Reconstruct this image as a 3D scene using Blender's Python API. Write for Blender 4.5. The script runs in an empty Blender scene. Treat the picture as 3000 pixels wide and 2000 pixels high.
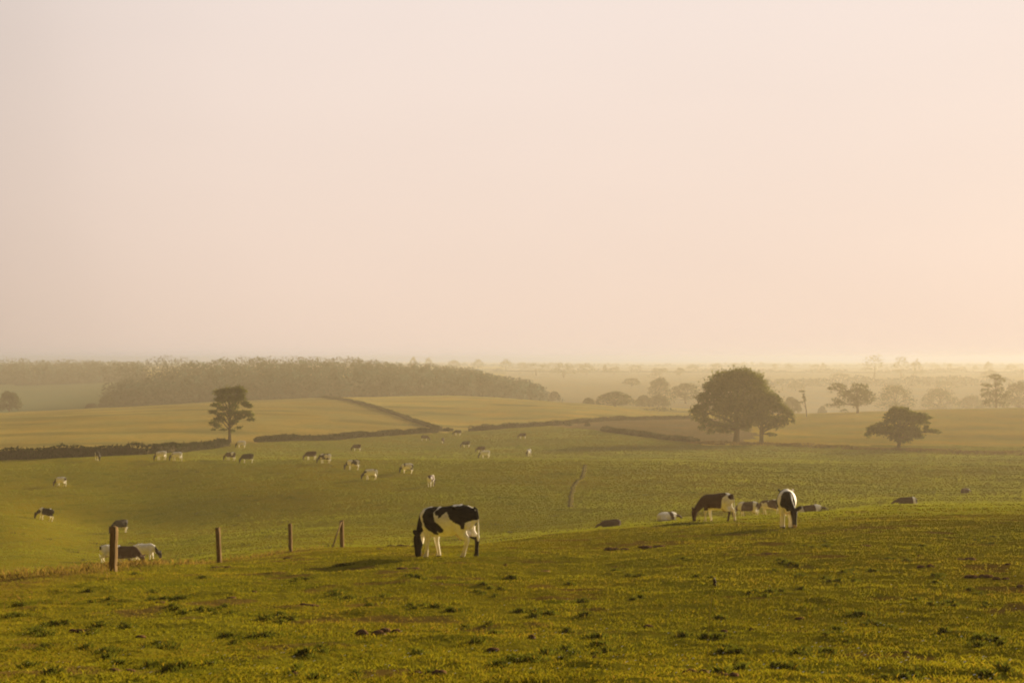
import bpy, math, random
import numpy as np

# ------------------------------------------------------------------ camera, sky, sun, exposure
SC = bpy.context.scene
COL = SC.collection
F = 4167.0                      # focal length in photograph pixels (50 mm on 36 mm)
PITCH = math.atan(50.0 / F)     # the horizon lies 50 px under the middle of the frame
SUN_AZ = math.radians(38.0)     # to the right of the view direction (+Y)
SUN_EL = math.radians(12.0)
SUN_DIR = np.array([math.sin(SUN_AZ) * math.cos(SUN_EL), math.cos(SUN_AZ) * math.cos(SUN_EL), math.sin(SUN_EL)])

cam_data = bpy.data.cameras.new('camera')
cam_data.lens = 50.0
cam_data.sensor_width = 36.0
cam_data.clip_start = 0.05
cam_data.clip_end = 30000.0
cam = bpy.data.objects.new('camera', cam_data)
COL.objects.link(cam)
cam.location = (0, 0, 0)
cam.rotation_euler = (math.pi / 2 + PITCH, 0, 0)
SC.camera = cam

SC.view_settings.view_transform = 'Standard'
SC.view_settings.look = 'None'
SC.view_settings.gamma = 1.0
SC.view_settings.exposure = 2.0
SC.render.engine = 'CYCLES'
cy = SC.cycles
cy.use_denoising = True
cy.max_bounces = 8
cy.diffuse_bounces = 3
cy.transmission_bounces = 4
cy.volume_bounces = 0
cy.sample_clamp_indirect = 4.0
cy.use_adaptive_sampling = False
cy.filter_width = 2.0

world = bpy.data.worlds.new('World')
SC.world = world
world.use_nodes = True
wn, wl = world.node_tree.nodes, world.node_tree.links
wn.clear()


def W(kind, **kw):
    n = wn.new(kind)
    for k, v in kw.items():
        setattr(n, k, v)
    return n


def wmath(op, a, b=None, c=None):
    n = W('ShaderNodeMath', operation=op)
    for i, v in enumerate((a, b, c)):
        if v is None:
            continue
        if isinstance(v, (int, float)):
            n.inputs[i].default_value = v
        else:
            wl.new(v, n.inputs[i])
    return n.outputs[0]


sky = W('ShaderNodeTexSky', sky_type='NISHITA')
sky.sun_disc = False
sky.sun_elevation = SUN_EL
sky.sun_rotation = SUN_AZ
sky.air_density = 1.0
sky.dust_density = 3.0
bg_sky = W('ShaderNodeBackground')
bg_sky.inputs['Strength'].default_value = 0.05
dim = W('ShaderNodeMix', data_type='RGBA', blend_type='MULTIPLY')
dim.inputs[0].default_value = 1.0
dim.inputs[7].default_value = (0.012, 0.012, 0.012, 1)
wl.new(sky.outputs[0], dim.inputs[6])
wl.new(dim.outputs[2], bg_sky.inputs['Color'])
# the thin high haze that whitens the whole sky, brighter towards the sun
tc = W('ShaderNodeTexCoord')
dot = W('ShaderNodeVectorMath', operation='DOT_PRODUCT')
wl.new(tc.outputs['Generated'], dot.inputs[0])
dot.inputs[1].default_value = tuple(SUN_DIR)
sep = W('ShaderNodeSeparateXYZ')
wl.new(tc.outputs['Generated'], sep.inputs[0])
half = wmath('MULTIPLY_ADD', dot.outputs['Value'], 0.5, 0.5)
half = wmath('MAXIMUM', half, 0.0)
glow = W('ShaderNodeValToRGB')
g = glow.color_ramp
g.interpolation = 'CARDINAL'
g.elements[0].position, g.elements[1].position = 0.0, 1.0
g.elements[0].color, g.elements[1].color = (0.05,) * 3 + (1,), (0.895,) * 3 + (1,)
for p_, v_ in ((0.5, 0.17), (0.68, 0.38), (0.755, 0.64), (0.79, 0.78), (0.83, 0.86), (0.895, 0.89), (0.97, 0.895)):
    e = g.elements.new(p_)
    e.color = (v_, v_, v_, 1)
wl.new(half, glow.inputs[0])
veil = W('ShaderNodeTexNoise')
veil_map = W('ShaderNodeMapping')
veil_map.inputs['Scale'].default_value = (1.0, 1.0, 3.5)
wl.new(tc.outputs['Generated'], veil_map.inputs['Vector'])
wl.new(veil_map.outputs[0], veil.inputs['Vector'])
veil.inputs['Scale'].default_value = 2.2
veil.inputs['Detail'].default_value = 3.0
lum = wmath('MULTIPLY', glow.outputs[0], wmath('MULTIPLY_ADD', veil.outputs['Fac'], 0.10, 0.95))
ramp = W('ShaderNodeValToRGB')
r = ramp.color_ramp
r.elements[0].position = 0.0
r.elements[0].color = (1.0, 0.765, 0.60, 1)
r.elements[1].position = 1.0
r.elements[1].color = (0.80, 0.80, 0.86, 1)
e = r.elements.new(0.06); e.color = (1.0, 0.785, 0.645, 1)
e = r.elements.new(0.25); e.color = (1.0, 0.85, 0.765, 1)
e = r.elements.new(0.55); e.color = (0.9, 0.84, 0.82, 1)
wl.new(wmath('MAXIMUM', sep.outputs['Z'], 0.0), ramp.inputs[0])
bg_veil = W('ShaderNodeBackground')
wl.new(ramp.outputs[0], bg_veil.inputs['Color'])
wl.new(wmath('MULTIPLY', lum, 0.25), bg_veil.inputs['Strength'])
add = W('ShaderNodeAddShader')
wl.new(bg_sky.outputs[0], add.inputs[0])
wl.new(bg_veil.outputs[0], add.inputs[1])
wout = W('ShaderNodeOutputWorld')
wl.new(add.outputs[0], wout.inputs['Surface'])

sun_data = bpy.data.lights.new('sun', 'SUN')
sun_data.energy = 5.0
sun_data.angle = math.radians(1.2)
sun_data.color = (1.0, 0.80, 0.50)
sun = bpy.data.objects.new('sun', sun_data)
COL.objects.link(sun)
sun.rotation_euler = (math.pi / 2 - SUN_EL, 0, math.pi - SUN_AZ)

RNG = np.random.default_rng(7)
random.seed(7)


# ------------------------------------------------------------------ numeric helpers
def _hash(ix, iy, iz, seed):
    h = (ix.astype(np.int64) * 374761393 + iy.astype(np.int64) * 668265263 + iz.astype(np.int64) * 2147483647 + seed * 974634777) & 0xFFFFFFFF
    h = ((h ^ (h >> 13)) * 1274126177) & 0xFFFFFFFF
    h = (h ^ (h >> 16)) & 0xFFFFFFFF
    return h.astype(np.float64) / 4294967295.0


def noise3(x, y, z, seed=0):
    x, y, z = np.broadcast_arrays(np.asarray(x, float), np.asarray(y, float), np.asarray(z, float))
    ix, iy, iz = np.floor(x), np.floor(y), np.floor(z)
    fx, fy, fz = x - ix, y - iy, z - iz
    fx, fy, fz = [t * t * t * (t * (t * 6 - 15) + 10) for t in (fx, fy, fz)]
    out = 0
    for dx in (0, 1):
        for dy in (0, 1):
            for dz in (0, 1):
                w = (fx if dx else 1 - fx) * (fy if dy else 1 - fy) * (fz if dz else 1 - fz)
                out = out + w * _hash(ix + dx, iy + dy, iz + dz, seed)
    return out * 2 - 1


def fbm(x, y, z=0.0, octaves=3, seed=0):
    s, a, t = 0, 1.0, 0
    for o in range(octaves):
        k = 2.03 ** o
        s = s + a * noise3(np.asarray(x) * k, np.asarray(y) * k, np.asarray(z) * k, seed + o * 17)
        t += a
        a *= 0.5
    return s / t


def pchip(x, y, q):
    x, y, q = np.asarray(x, float), np.asarray(y, float), np.asarray(q, float)
    h = np.diff(x)
    d = np.diff(y) / h
    m = np.zeros_like(y)
    for i in range(1, len(x) - 1):
        if d[i - 1] * d[i] > 0:
            w1, w2 = 2 * h[i] + h[i - 1], h[i] + 2 * h[i - 1]
            m[i] = (w1 + w2) / (w1 / d[i - 1] + w2 / d[i])
    m[0], m[-1] = d[0], d[-1]
    q = np.clip(q, x[0], x[-1])
    i = np.clip(np.searchsorted(x, q) - 1, 0, len(x) - 2)
    t = (q - x[i]) / h[i]
    return ((1 + 2 * t) * (1 - t) ** 2 * y[i] + t * (1 - t) ** 2 * h[i] * m[i] + t * t * (3 - 2 * t) * y[i + 1] + t * t * (t - 1) * h[i] * m[i + 1])


def smooth(a, b, x):
    t = np.clip((np.asarray(x, float) - a) / (b - a), 0, 1)
    return t * t * (3 - 2 * t)


# ------------------------------------------------------------------ the lie of the land
# one profile per bearing: distance in metres -> how far under the horizon the ground is seen (photograph pixels)
NEAR = {1.2: None, 3: None, 6: None}
PROF = {
    -900: {13: 2010, 20: 1880, 28: 1775, 36: 1715, 48: 1700, 60: 1705, 75: 1705, 100: 1655, 130: 1575, 160: 1505, 205: 1425, 235: 1370, 250: 1352, 275: 1335, 320: 1310, 380: 1278, 450: 1250, 550: 1228, 650: 1216, 800: 1216, 1000: 1195, 1150: 1160, 1320: 1132, 1500: 1108, 1700: 1090, 2500: 1078, 4000: 1068, 9000: 1059},
    0: {13: 2005, 20: 1880, 28: 1770, 36: 1696, 48: 1684, 60: 1688, 75: 1690, 100: 1645, 130: 1565, 150: 1515, 170: 1490, 205: 1428, 235: 1362, 250: 1345, 275: 1332, 320: 1308, 380: 1274, 450: 1243, 550: 1218, 650: 1208, 800: 1212, 1000: 1195, 1150: 1160, 1320: 1130, 1500: 1106, 1700: 1088, 2500: 1078, 4000: 1068, 9000: 1059},
    330: {13: 2002, 20: 1870, 28: 1757, 38: 1668, 48: 1660, 60: 1668, 75: 1675, 100: 1658, 130: 1597, 150: 1566, 164: 1540, 182: 1466, 205: 1432, 235: 1362, 255: 1338, 280: 1325, 320: 1302, 380: 1266, 450: 1232, 550: 1204, 660: 1192, 800: 1198, 1000: 1182, 1150: 1148, 1320: 1122, 1500: 1102, 1700: 1086, 2500: 1078, 4000: 1068, 9000: 1059},
    640: {13: 2000, 20: 1860, 28: 1745, 38: 1668, 48: 1644, 60: 1640, 75: 1640, 100: 1620, 130: 1572, 160: 1524, 178: 1458, 210: 1394, 235: 1353, 270: 1334, 330: 1303, 380: 1268, 450: 1230, 550: 1196, 680: 1178, 760: 1182, 840: 1172, 920: 1138, 1060: 1108, 1350: 1102, 1700: 1090, 2500: 1078, 4000: 1068, 9000: 1059},
    1000: {13: 2000, 20: 1855, 28: 1735, 40: 1645, 50: 1613, 62: 1604, 75: 1606, 100: 1592, 130: 1545, 158: 1494, 176: 1436, 205: 1386, 230: 1350, 270: 1340, 320: 1319, 385: 1286, 450: 1246, 550: 1204, 650: 1174, 720: 1162, 810: 1170, 920: 1134, 1060: 1107, 1350: 1102, 1700: 1090, 2500: 1078, 4000: 1068, 9000: 1059},
    1300: {13: 2000, 20: 1850, 28: 1722, 40: 1627, 48: 1606, 60: 1600, 75: 1600, 100: 1588, 130: 1543, 155: 1480, 178: 1435, 205: 1384, 228: 1350, 270: 1344, 320: 1323, 380: 1295, 430: 1267, 500: 1236, 600: 1192, 680: 1168, 745: 1157, 840: 1166, 930: 1141, 1060: 1117, 1350: 1112, 1700: 1096, 2500: 1080, 4000: 1068, 9000: 1059},
    1700: {13: 2000, 20: 1850, 28: 1722, 40: 1632, 60: 1566, 75: 1552, 100: 1552, 115: 1549, 135: 1522, 160: 1470, 180: 1430, 205: 1384, 228: 1351, 270: 1345, 320: 1323, 380: 1290, 430: 1262, 485: 1243, 560: 1215, 630: 1192, 710: 1180, 820: 1188, 1000: 1168, 1300: 1130, 1800: 1104, 2500: 1084, 4000: 1070, 9000: 1059},
    2000: {13: 2000, 20: 1842, 28: 1712, 40: 1612, 53: 1562, 72: 1532, 90: 1528, 110: 1526, 130: 1507, 160: 1462, 180: 1428, 205: 1386, 228: 1354, 270: 1346, 320: 1325, 390: 1294, 440: 1268, 500: 1244, 560: 1228, 640: 1213, 700: 1209, 800: 1204, 1000: 1176, 1300: 1134, 1800: 1104, 2500: 1084, 4000: 1070, 9000: 1059},
    2330: {13: 2000, 20: 1835, 28: 1702, 40: 1600, 53: 1549, 66: 1524, 80: 1506, 92: 1504, 110: 1507, 130: 1498, 160: 1460, 180: 1428, 205: 1390, 232: 1358, 270: 1348, 320: 1328, 370: 1303, 440: 1276, 500: 1254, 560: 1235, 640: 1212, 750: 1217, 900: 1219, 1000: 1217, 1100: 1210, 1200: 1190, 1350: 1152, 1800: 1106, 2500: 1086, 4000: 1070, 9000: 1059},
    2640: {13: 2000, 20: 1832, 28: 1698, 40: 1594, 53: 1538, 66: 1506, 80: 1488, 95: 1481, 110: 1481, 130: 1479, 160: 1452, 180: 1428, 205: 1396, 235: 1362, 270: 1347, 310: 1332, 340: 1320, 400: 1292, 480: 1257, 550: 1229, 630: 1204, 750: 1211, 900: 1215, 1000: 1214, 1100: 1208, 1200: 1190, 1350: 1152, 1800: 1106, 2500: 1086, 4000: 1070, 9000: 1059},
    3000: {13: 2000, 20: 1832, 28: 1698, 40: 1594, 53: 1536, 66: 1502, 80: 1484, 95: 1478, 110: 1478, 130: 1474, 160: 1450, 180: 1428, 205: 1398, 235: 1366, 270: 1349, 310: 1336, 340: 1326, 400: 1294, 480: 1252, 550: 1218, 620: 1194, 750: 1205, 900: 1211, 1000: 1211, 1100: 1206, 1200: 1188, 1350: 1150, 1800: 1106, 2500: 1086, 4000: 1070, 9000: 1059},
    3900: {13: 2000, 20: 1832, 28: 1698, 40: 1594, 53: 1536, 66: 1502, 80: 1484, 95: 1478, 110: 1478, 130: 1474, 160: 1450, 180: 1430, 205: 1402, 235: 1370, 270: 1352, 310: 1338, 340: 1326, 400: 1290, 480: 1246, 550: 1210, 620: 1186, 750: 1198, 900: 1204, 1000: 1200, 1150: 1170, 1300: 1138, 1800: 1104, 2500: 1086, 4000: 1070, 9000: 1059},
}
TH_C = np.array([math.atan((p - 1500) / F) for p in PROF])
LD = np.linspace(math.log(0.4), math.log(9600), 1000)
cols = []
for p, t in PROF.items():
    ds = [0.4, 1.5, 4.0, 8.0] + list(t)
    zs = [-1.66, -1.70, -1.95, -2.36] + [-(v - 1050) / F * d for d, v in t.items()]
    cols.append(pchip(np.log(ds), zs, LD))
cols = np.array(cols)
TH = np.linspace(TH_C[0], TH_C[-1], 241)
GRID = np.array([pchip(TH_C, cols[:, j], TH) for j in range(len(LD))]).T
kern = np.exp(-0.5 * (np.arange(-9, 10) / 3.2) ** 2)
kern /= kern.sum()
pad = np.pad(GRID, ((0, 0), (9, 9)), mode='edge')
GRID = sum(k * pad[:, i:i + len(LD)] for i, k in enumerate(kern))


def base_height(X, Y):
    X, Y = np.asarray(X, float), np.asarray(Y, float)
    rr = np.hypot(X, Y)
    th = np.arctan2(X, Y)
    tcl = np.clip(th, TH[0], TH[-1])
    ld = np.log(np.clip(rr * np.cos(tcl), 0.41, 9500))
    a = (tcl - TH[0]) / (TH[1] - TH[0])
    b = (ld - LD[0]) / (LD[1] - LD[0])
    i = np.clip(a.astype(int), 0, len(TH) - 2)
    j = np.clip(b.astype(int), 0, len(LD) - 2)
    fa, fb = a - i, b - j
    z = (GRID[i, j] * (1 - fa) * (1 - fb) + GRID[i + 1, j] * fa * (1 - fb) + GRID[i, j + 1] * (1 - fa) * fb + GRID[i + 1, j + 1] * fa * fb)
    w = smooth(math.radians(50), math.radians(140), np.abs(th))
    back = -1.66 + 6.0 * (1 - np.exp(-rr / 260.0)) - 20.0 * smooth(300, 2500, rr)
    return z * (1 - w) + back * w


def relief(X, Y):
    rr = np.hypot(X, Y)
    near = 1 - smooth(60, 130, rr)
    a = fbm(X / 1.7, Y / 1.7, 0, 3, 11) * 0.055 * near
    hum = np.maximum(fbm(X / 0.75, Y / 0.75, 3, 2, 21) - 0.12, 0) * 0.085 * (1 - smooth(40, 70, rr))
    mid = fbm(X / 9, Y / 9, 5, 3, 31) * 0.22 * smooth(25, 90, rr) * (1 - smooth(600, 1500, rr))
    far = fbm(X / 60, Y / 60, 9, 3, 41) * 0.9 * smooth(150, 400, rr)
    return a + hum + mid + far * 0.35


def ground(X, Y):
    return base_height(X, Y) + relief(X, Y)


def gz(X, Y):
    return float(ground(np.array([X]), np.array([Y]))[0])


def at_px(px, D):
    X = (px - 1500) / F * D
    return X, D, gz(X, D)


def px_of(X, Y, Z):
    return 1500 + F * X / Y, 1050 - F * Z / Y


def near_point(px, py, lo=9.0, hi=70.0):
    """where the near slope is seen at this place of the photograph"""
    ds = np.exp(np.linspace(math.log(lo), math.log(hi), 400))
    xs = (px - 1500) / F * ds
    v = 1050 - F * base_height(xs, ds) / ds
    k = np.where(v <= py)[0]
    D = ds[k[0]] if len(k) else ds[np.argmin(np.abs(v - py))]
    return at_px(px, D)


# ------------------------------------------------------------------ object helpers
def tag(o, label=None, cat=None, group=None, kind=None):
    for k, v in (('label', label), ('category', cat), ('group', group), ('kind', kind)):
        if v is not None:
            o[k] = v
    return o


def empty(name, loc, rz=0.0):
    o = bpy.data.objects.new(name, None)
    COL.objects.link(o)
    o.location = loc
    o.rotation_euler = (0, 0, rz)
    o.empty_display_size = 0.2
    return o


def add_normals(o, d):
    at = o.data.attributes.new('crown_normal', 'FLOAT_VECTOR', 'POINT')
    at.data.foreach_set('vector', np.repeat(d, 4, 0).astype(np.float32).ravel())


def mesh_np(name, verts, faces, material, parent=None, loc=None, colour=None, smooth_shade=False, attr='tint'):
    """verts (n,3); faces: one (m,k) array or a list of such arrays"""
    if not isinstance(faces, list):
        faces = [faces]
    faces = [np.asarray(f, np.int32) for f in faces if len(f)]
    me = bpy.data.meshes.new(name)
    verts = np.asarray(verts, np.float32)
    me.vertices.add(len(verts))
    me.vertices.foreach_set('co', verts.ravel())
    idx = np.concatenate([f.ravel() for f in faces])
    tot = np.concatenate([np.full(len(f), f.shape[1], np.int32) for f in faces])
    start = np.concatenate([[0], np.cumsum(tot)[:-1]]).astype(np.int32)
    me.loops.add(len(idx))
    me.loops.foreach_set('vertex_index', idx)
    me.polygons.add(len(tot))
    me.polygons.foreach_set('loop_start', start)
    me.polygons.foreach_set('loop_total', tot)
    if smooth_shade:
        me.polygons.foreach_set('use_smooth', np.ones(len(tot), bool))
    me.update(calc_edges=True)
    if colour is not None:
        ca = me.color_attributes.new(attr, 'FLOAT_COLOR', 'POINT')
        c = np.ones((len(verts), 4), np.float32)
        c[:, :3] = colour
        ca.data.foreach_set('color', c.ravel())
    me.materials.append(material)
    o = bpy.data.objects.new(name, me)
    COL.objects.link(o)
    if parent is not None:
        o.parent = parent
    if loc is not None:
        o.location = loc
    return o


class MB:
    """collects vertices and faces of one mesh"""
    def __init__(self):
        self.v, self.q, self.t, self.c, self.n = [], [], [], [], 0

    def add(self, v, q=None, t=None, c=None):
        v = np.asarray(v, float)
        if q is not None and len(q):
            self.q.append(np.asarray(q) + self.n)
        if t is not None and len(t):
            self.t.append(np.asarray(t) + self.n)
        self.v.append(v)
        if c is not None:
            self.c.append(np.broadcast_to(np.asarray(c, float), (len(v), 3)))
        self.n += len(v)

    def tube(self, pts, radii, seg=8, c=None, squash=None):
        pts = np.asarray(pts, float)
        n = len(pts)
        tan = np.gradient(pts, axis=0)
        tan /= np.linalg.norm(tan, axis=1)[:, None] + 1e-9
        ref = np.array([0.0, 1.0, 0.0]) if abs(tan[:, 1]).mean() < 0.8 else np.array([1.0, 0, 0])
        ang = np.linspace(0, 2 * math.pi, seg, endpoint=False)
        rings = []
        for i in range(n):
            s = ref - tan[i] * ref.dot(tan[i])
            s /= np.linalg.norm(s) + 1e-9
            u = np.cross(tan[i], s)
            ra, rb = radii[i] if isinstance(radii[i], (tuple, list)) else (radii[i], radii[i])
            rings.append(pts[i] + np.cos(ang)[:, None] * s * ra + np.sin(ang)[:, None] * u * rb)
        v = np.concatenate(rings + [pts[:1], pts[-1:]])
        q = []
        for i in range(n - 1):
            for k in range(seg):
                k2 = (k + 1) % seg
                q.append((i * seg + k, i * seg + k2, (i + 1) * seg + k2, (i + 1) * seg + k))
        b0, b1 = n * seg, n * seg + 1
        t = []
        for k in range(seg):
            k2 = (k + 1) % seg
            t.append((b0, k2, k))
            t.append((b1, (n - 1) * seg + k, (n - 1) * seg + k2))
        self.add(v, q, t, c)

    def ellipsoid(self, ctr, rad, seg=14, rings=9, rot=None, c=None):
        ph = np.linspace(0, math.pi, rings + 2)[1:-1]
        ang = np.linspace(0, 2 * math.pi, seg, endpoint=False)
        P = [(0, 0, 1.0)]
        for p in ph:
            for a in ang:
                P.append((math.sin(p) * math.cos(a), math.sin(p) * math.sin(a), math.cos(p)))
        P.append((0, 0, -1.0))
        P = np.array(P) * np.asarray(rad)
        if rot is not None:
            P = P @ np.asarray(rot).T
        P = P + np.asarray(ctr)
        q, t = [], []
        for k in range(seg):
            k2 = (k + 1) % seg
            t.append((0, 1 + k, 1 + k2))
            for i in range(rings - 1):
                a, b = 1 + i * seg, 1 + (i + 1) * seg
                q.append((a + k, b + k, b + k2, a + k2))
            a = 1 + (rings - 1) * seg
            t.append((len(P) - 1, a + k2, a + k))
        self.add(P, q, t, c)

    def build(self, name, material, parent=None, loc=None, smooth_shade=True):
        v = np.concatenate(self.v)
        f = []
        if self.q:
            f.append(np.concatenate(self.q))
        if self.t:
            f.append(np.concatenate(self.t))
        c = np.concatenate(self.c) if self.c else None
        return mesh_np(name, v, f, material, parent, loc, c, smooth_shade)


# ------------------------------------------------------------------ materials
def new_mat(name):
    m = bpy.data.materials.new(name)
    m.use_nodes = True
    nt = m.node_tree
    nt.nodes.clear()
    out = nt.nodes.new('ShaderNodeOutputMaterial')
    return m, nt, out


def nd(nt, kind, ins=None, **kw):
    n = nt.nodes.new(kind)
    for k, v in kw.items():
        setattr(n, k, v)
    for k, v in (ins or {}).items():
        s = n.inputs[k]
        if hasattr(v, 'is_linked'):
            nt.links.new(v, s)
        else:
            s.default_value = v
    return n


def noise_node(nt, vec, scale, detail=3.0, rough=0.55, stretch=None):
    if stretch is not None:
        vec = nd(nt, 'ShaderNodeMapping', {'Vector': vec, 'Scale': stretch}).outputs[0]
    return nd(nt, 'ShaderNodeTexNoise', {'Vector': vec, 'Scale': scale, 'Detail': detail, 'Roughness': rough}).outputs['Fac']


def remap(nt, v, a, b, lo=0.0, hi=1.0):
    return nd(nt, 'ShaderNodeMapRange', {'Value': v, 'From Min': a, 'From Max': b, 'To Min': lo, 'To Max': hi}).outputs[0]


def mix(nt, fac, a, b, mode='MIX'):
    n = nt.nodes.new('ShaderNodeMix')
    n.data_type = 'RGBA'
    n.blend_type = mode
    for i, v in ((0, fac), (6, a), (7, b)):
        if hasattr(v, 'is_linked'):
            nt.links.new(v, n.inputs[i])
        else:
            n.inputs[i].default_value = v if i == 0 else (*v, 1) if len(v) == 3 else v
    return n.outputs[2]


def mat_ground():
    m, nt, out = new_mat('pasture')
    pos = nd(nt, 'ShaderNodeTexCoord').outputs['Object']
    col = nd(nt, 'ShaderNodeVertexColor', layer_name='tint').outputs['Color']
    n1 = noise_node(nt, pos, 0.055, 4, 0.6, (1, 0.6, 1))
    n2 = noise_node(nt, pos, 0.45, 4, 0.62)
    n3 = noise_node(nt, pos, 2.4, 4, 0.65)
    n4 = noise_node(nt, pos, 11.0, 3, 0.7)
    c = mix(nt, remap(nt, n1, 0.35, 0.68, 0, 0.75), col, mix(nt, 1.0, col, (1.35, 1.08, 0.75), 'MULTIPLY'))
    c = mix(nt, remap(nt, n2, 0.52, 0.72, 0, 0.8), c, mix(nt, 1.0, c, (0.50, 0.66, 0.55), 'MULTIPLY'))
    c = mix(nt, remap(nt, n3, 0.56, 0.78, 0, 0.8), c, mix(nt, 1.0, c, (0.45, 0.52, 0.5), 'MULTIPLY'))
    c = mix(nt, remap(nt, n3, 0.42, 0.25, 0, 0.7), c, mix(nt, 1.0, c, (1.5, 1.2, 1.0), 'MULTIPLY'))
    c = mix(nt, remap(nt, n4, 0.35, 0.75, 0, 1), c, mix(nt, 1.0, c, (1.45, 1.35, 1.2), 'MULTIPLY'))
    bump = nd(nt, 'ShaderNodeBump', {'Strength': 0.5, 'Distance': 0.06, 'Height': n4}).outputs[0]
    bump = nd(nt, 'ShaderNodeBump', {'Strength': 0.55, 'Distance': 0.16, 'Height': n3, 'Normal': bump}).outputs[0]
    d = nd(nt, 'ShaderNodeBsdfDiffuse', {'Color': c, 'Roughness': 1.0, 'Normal': bump})
    sh = nd(nt, 'ShaderNodeBsdfSheen', {'Color': c, 'Roughness': 0.5}) if False else None
    nt.links.new(d.outputs[0], out.inputs['Surface'])
    return m


def mat_leaf(name, tint_attr=True, soft=0.0, colour=(0.06, 0.075, 0.02), trans=0.35, trans_tint=(1.5, 1.35, 0.5), var=0.6, scale=0.5):
    m, nt, out = new_mat(name)
    if tint_attr:
        c = nd(nt, 'ShaderNodeVertexColor', layer_name='tint').outputs['Color']
    else:
        c = (*colour, 1)
    pos = nd(nt, 'ShaderNodeTexCoord').outputs['Object']
    n = noise_node(nt, pos, scale, 3, 0.6)
    k = mix(nt, remap(nt, n, 0.3, 0.7), (1 - var * 0.5,) * 3, (1 + var * 0.5, 1 + var * 0.45, 1 + var * 0.2))
    c = mix(nt, 1.0, c, k, 'MULTIPLY')
    d = nd(nt, 'ShaderNodeBsdfDiffuse', {'Color': c})
    t = nd(nt, 'ShaderNodeBsdfTranslucent', {'Color': mix(nt, 1.0, c, trans_tint, 'MULTIPLY')})
    if soft:
        at = nd(nt, 'ShaderNodeAttribute', attribute_name='crown_normal').outputs['Vector']
        ge = nd(nt, 'ShaderNodeNewGeometry').outputs['Normal']
        mv = nd(nt, 'ShaderNodeMix', data_type='VECTOR')
        mv.inputs[0].default_value = soft
        nt.links.new(ge, mv.inputs[4])
        nt.links.new(at, mv.inputs[5])
        nv = nd(nt, 'ShaderNodeVectorMath', {0: mv.outputs[1]}, operation='NORMALIZE').outputs[0]
        nt.links.new(nv, d.inputs['Normal'])
    mx = nd(nt, 'ShaderNodeMixShader', {'Fac': trans})
    nt.links.new(d.outputs[0], mx.inputs[1])
    nt.links.new(t.outputs[0], mx.inputs[2])
    nt.links.new(mx.outputs[0], out.inputs['Surface'])
    return m


def mat_simple(name, c1, c2, scale, rough=0.85, stretch=None, bump=0.3, attr=False, spec=0.0):
    m, nt, out = new_mat(name)
    pos = nd(nt, 'ShaderNodeTexCoord').outputs['Object']
    n = noise_node(nt, pos, scale, 5, 0.65, stretch)
    if attr:
        a = nd(nt, 'ShaderNodeVertexColor', layer_name='tint').outputs['Color']
        c = mix(nt, 1.0, a, mix(nt, remap(nt, n, 0.3, 0.7), c1, c2), 'MULTIPLY')
    else:
        c = mix(nt, remap(nt, n, 0.3, 0.7), c1, c2)
    b = nd(nt, 'ShaderNodeBump', {'Strength': bump, 'Distance': 0.02, 'Height': n}).outputs[0]
    p = nd(nt, 'ShaderNodeBsdfPrincipled', {'Base Color': c, 'Roughness': rough, 'Normal': b, 'Specular IOR Level': spec})
    nt.links.new(p.outputs[0], out.inputs['Surface'])
    return m


M_GROUND = mat_ground()
M_BLADE = mat_leaf('grass_blades', True, trans=0.40, trans_tint=(1.1, 1.06, 0.7), var=0.4, scale=0.6)
M_LEAF = mat_leaf('foliage', True, trans=0.3, trans_tint=(1.5, 1.4, 0.5), var=0.7, scale=0.35)
M_WOOD = mat_leaf('wood_foliage', True, soft=0.95, trans=0.03, trans_tint=(1.2, 1.1, 0.6), var=0.4, scale=0.06)
M_HEDGE = mat_leaf('hedge_foliage', True, trans=0.08, trans_tint=(1.2, 1.1, 0.6), var=0.7, scale=0.25)
M_FAR = mat_leaf('far_foliage', True, soft=0.6, trans=0.12, trans_tint=(1.4, 1.3, 0.5), var=0.5, scale=0.15)
M_BARK = mat_simple('bark', (0.03, 0.022, 0.014), (0.07, 0.05, 0.03), 3.0, stretch=(3, 3, 0.6))
M_POST = mat_simple('weathered_wood', (0.035, 0.024, 0.013), (0.19, 0.125, 0.06), 6.0, stretch=(6, 6, 0.5), bump=0.5)
M_WIRE = mat_simple('galvanised_wire', (0.05, 0.045, 0.04), (0.10, 0.09, 0.08), 20.0, rough=0.5)
M_COAT = mat_simple('cow_coat', (0.78, 0.75, 0.70), (1.06, 1.05, 1.03), 5.0, rough=0.75, bump=0.15, attr=True, spec=0.04)
M_EARTH = mat_simple('earth', (0.035, 0.02, 0.012), (0.13, 0.07, 0.035), 14.0, rough=0.95, bump=1.0)
M_PATH = mat_simple('trodden_earth', (0.05, 0.04, 0.014), (0.09, 0.07, 0.022), 2.0, rough=0.95)
M_FLOWER = mat_simple('petals', (0.6, 0.58, 0.5), (0.8, 0.78, 0.7), 30.0, attr=True)

# ------------------------------------------------------------------ the ground, one sheet to the horizon
PASTURE = np.array([0.180, 0.162, 0.012])
GOLD = np.array([0.34, 0.27, 0.075])
GOLD2 = np.array([0.46, 0.37, 0.105])
FALLOW = np.array([0.20, 0.145, 0.065])
OLIVE = np.array([0.41, 0.315, 0.05])
PALE = np.array([0.115, 0.15, 0.06])
HEDGE_PX = np.array([-1500, -600, 0, 430, 665, 750, 1280, 1375, 1650, 2010, 2400])
HEDGE_D = np.array([190, 226, 250, 268, 326, 345, 428, 440, 485, 575, 640])


def hedge_dist(px):
    return np.interp(px, HEDGE_PX, HEDGE_D)


def diag_dist(px):      # the diagonal hedge over the golden hill
    return np.interp(px, [945, 1290], [720, 445])


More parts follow.
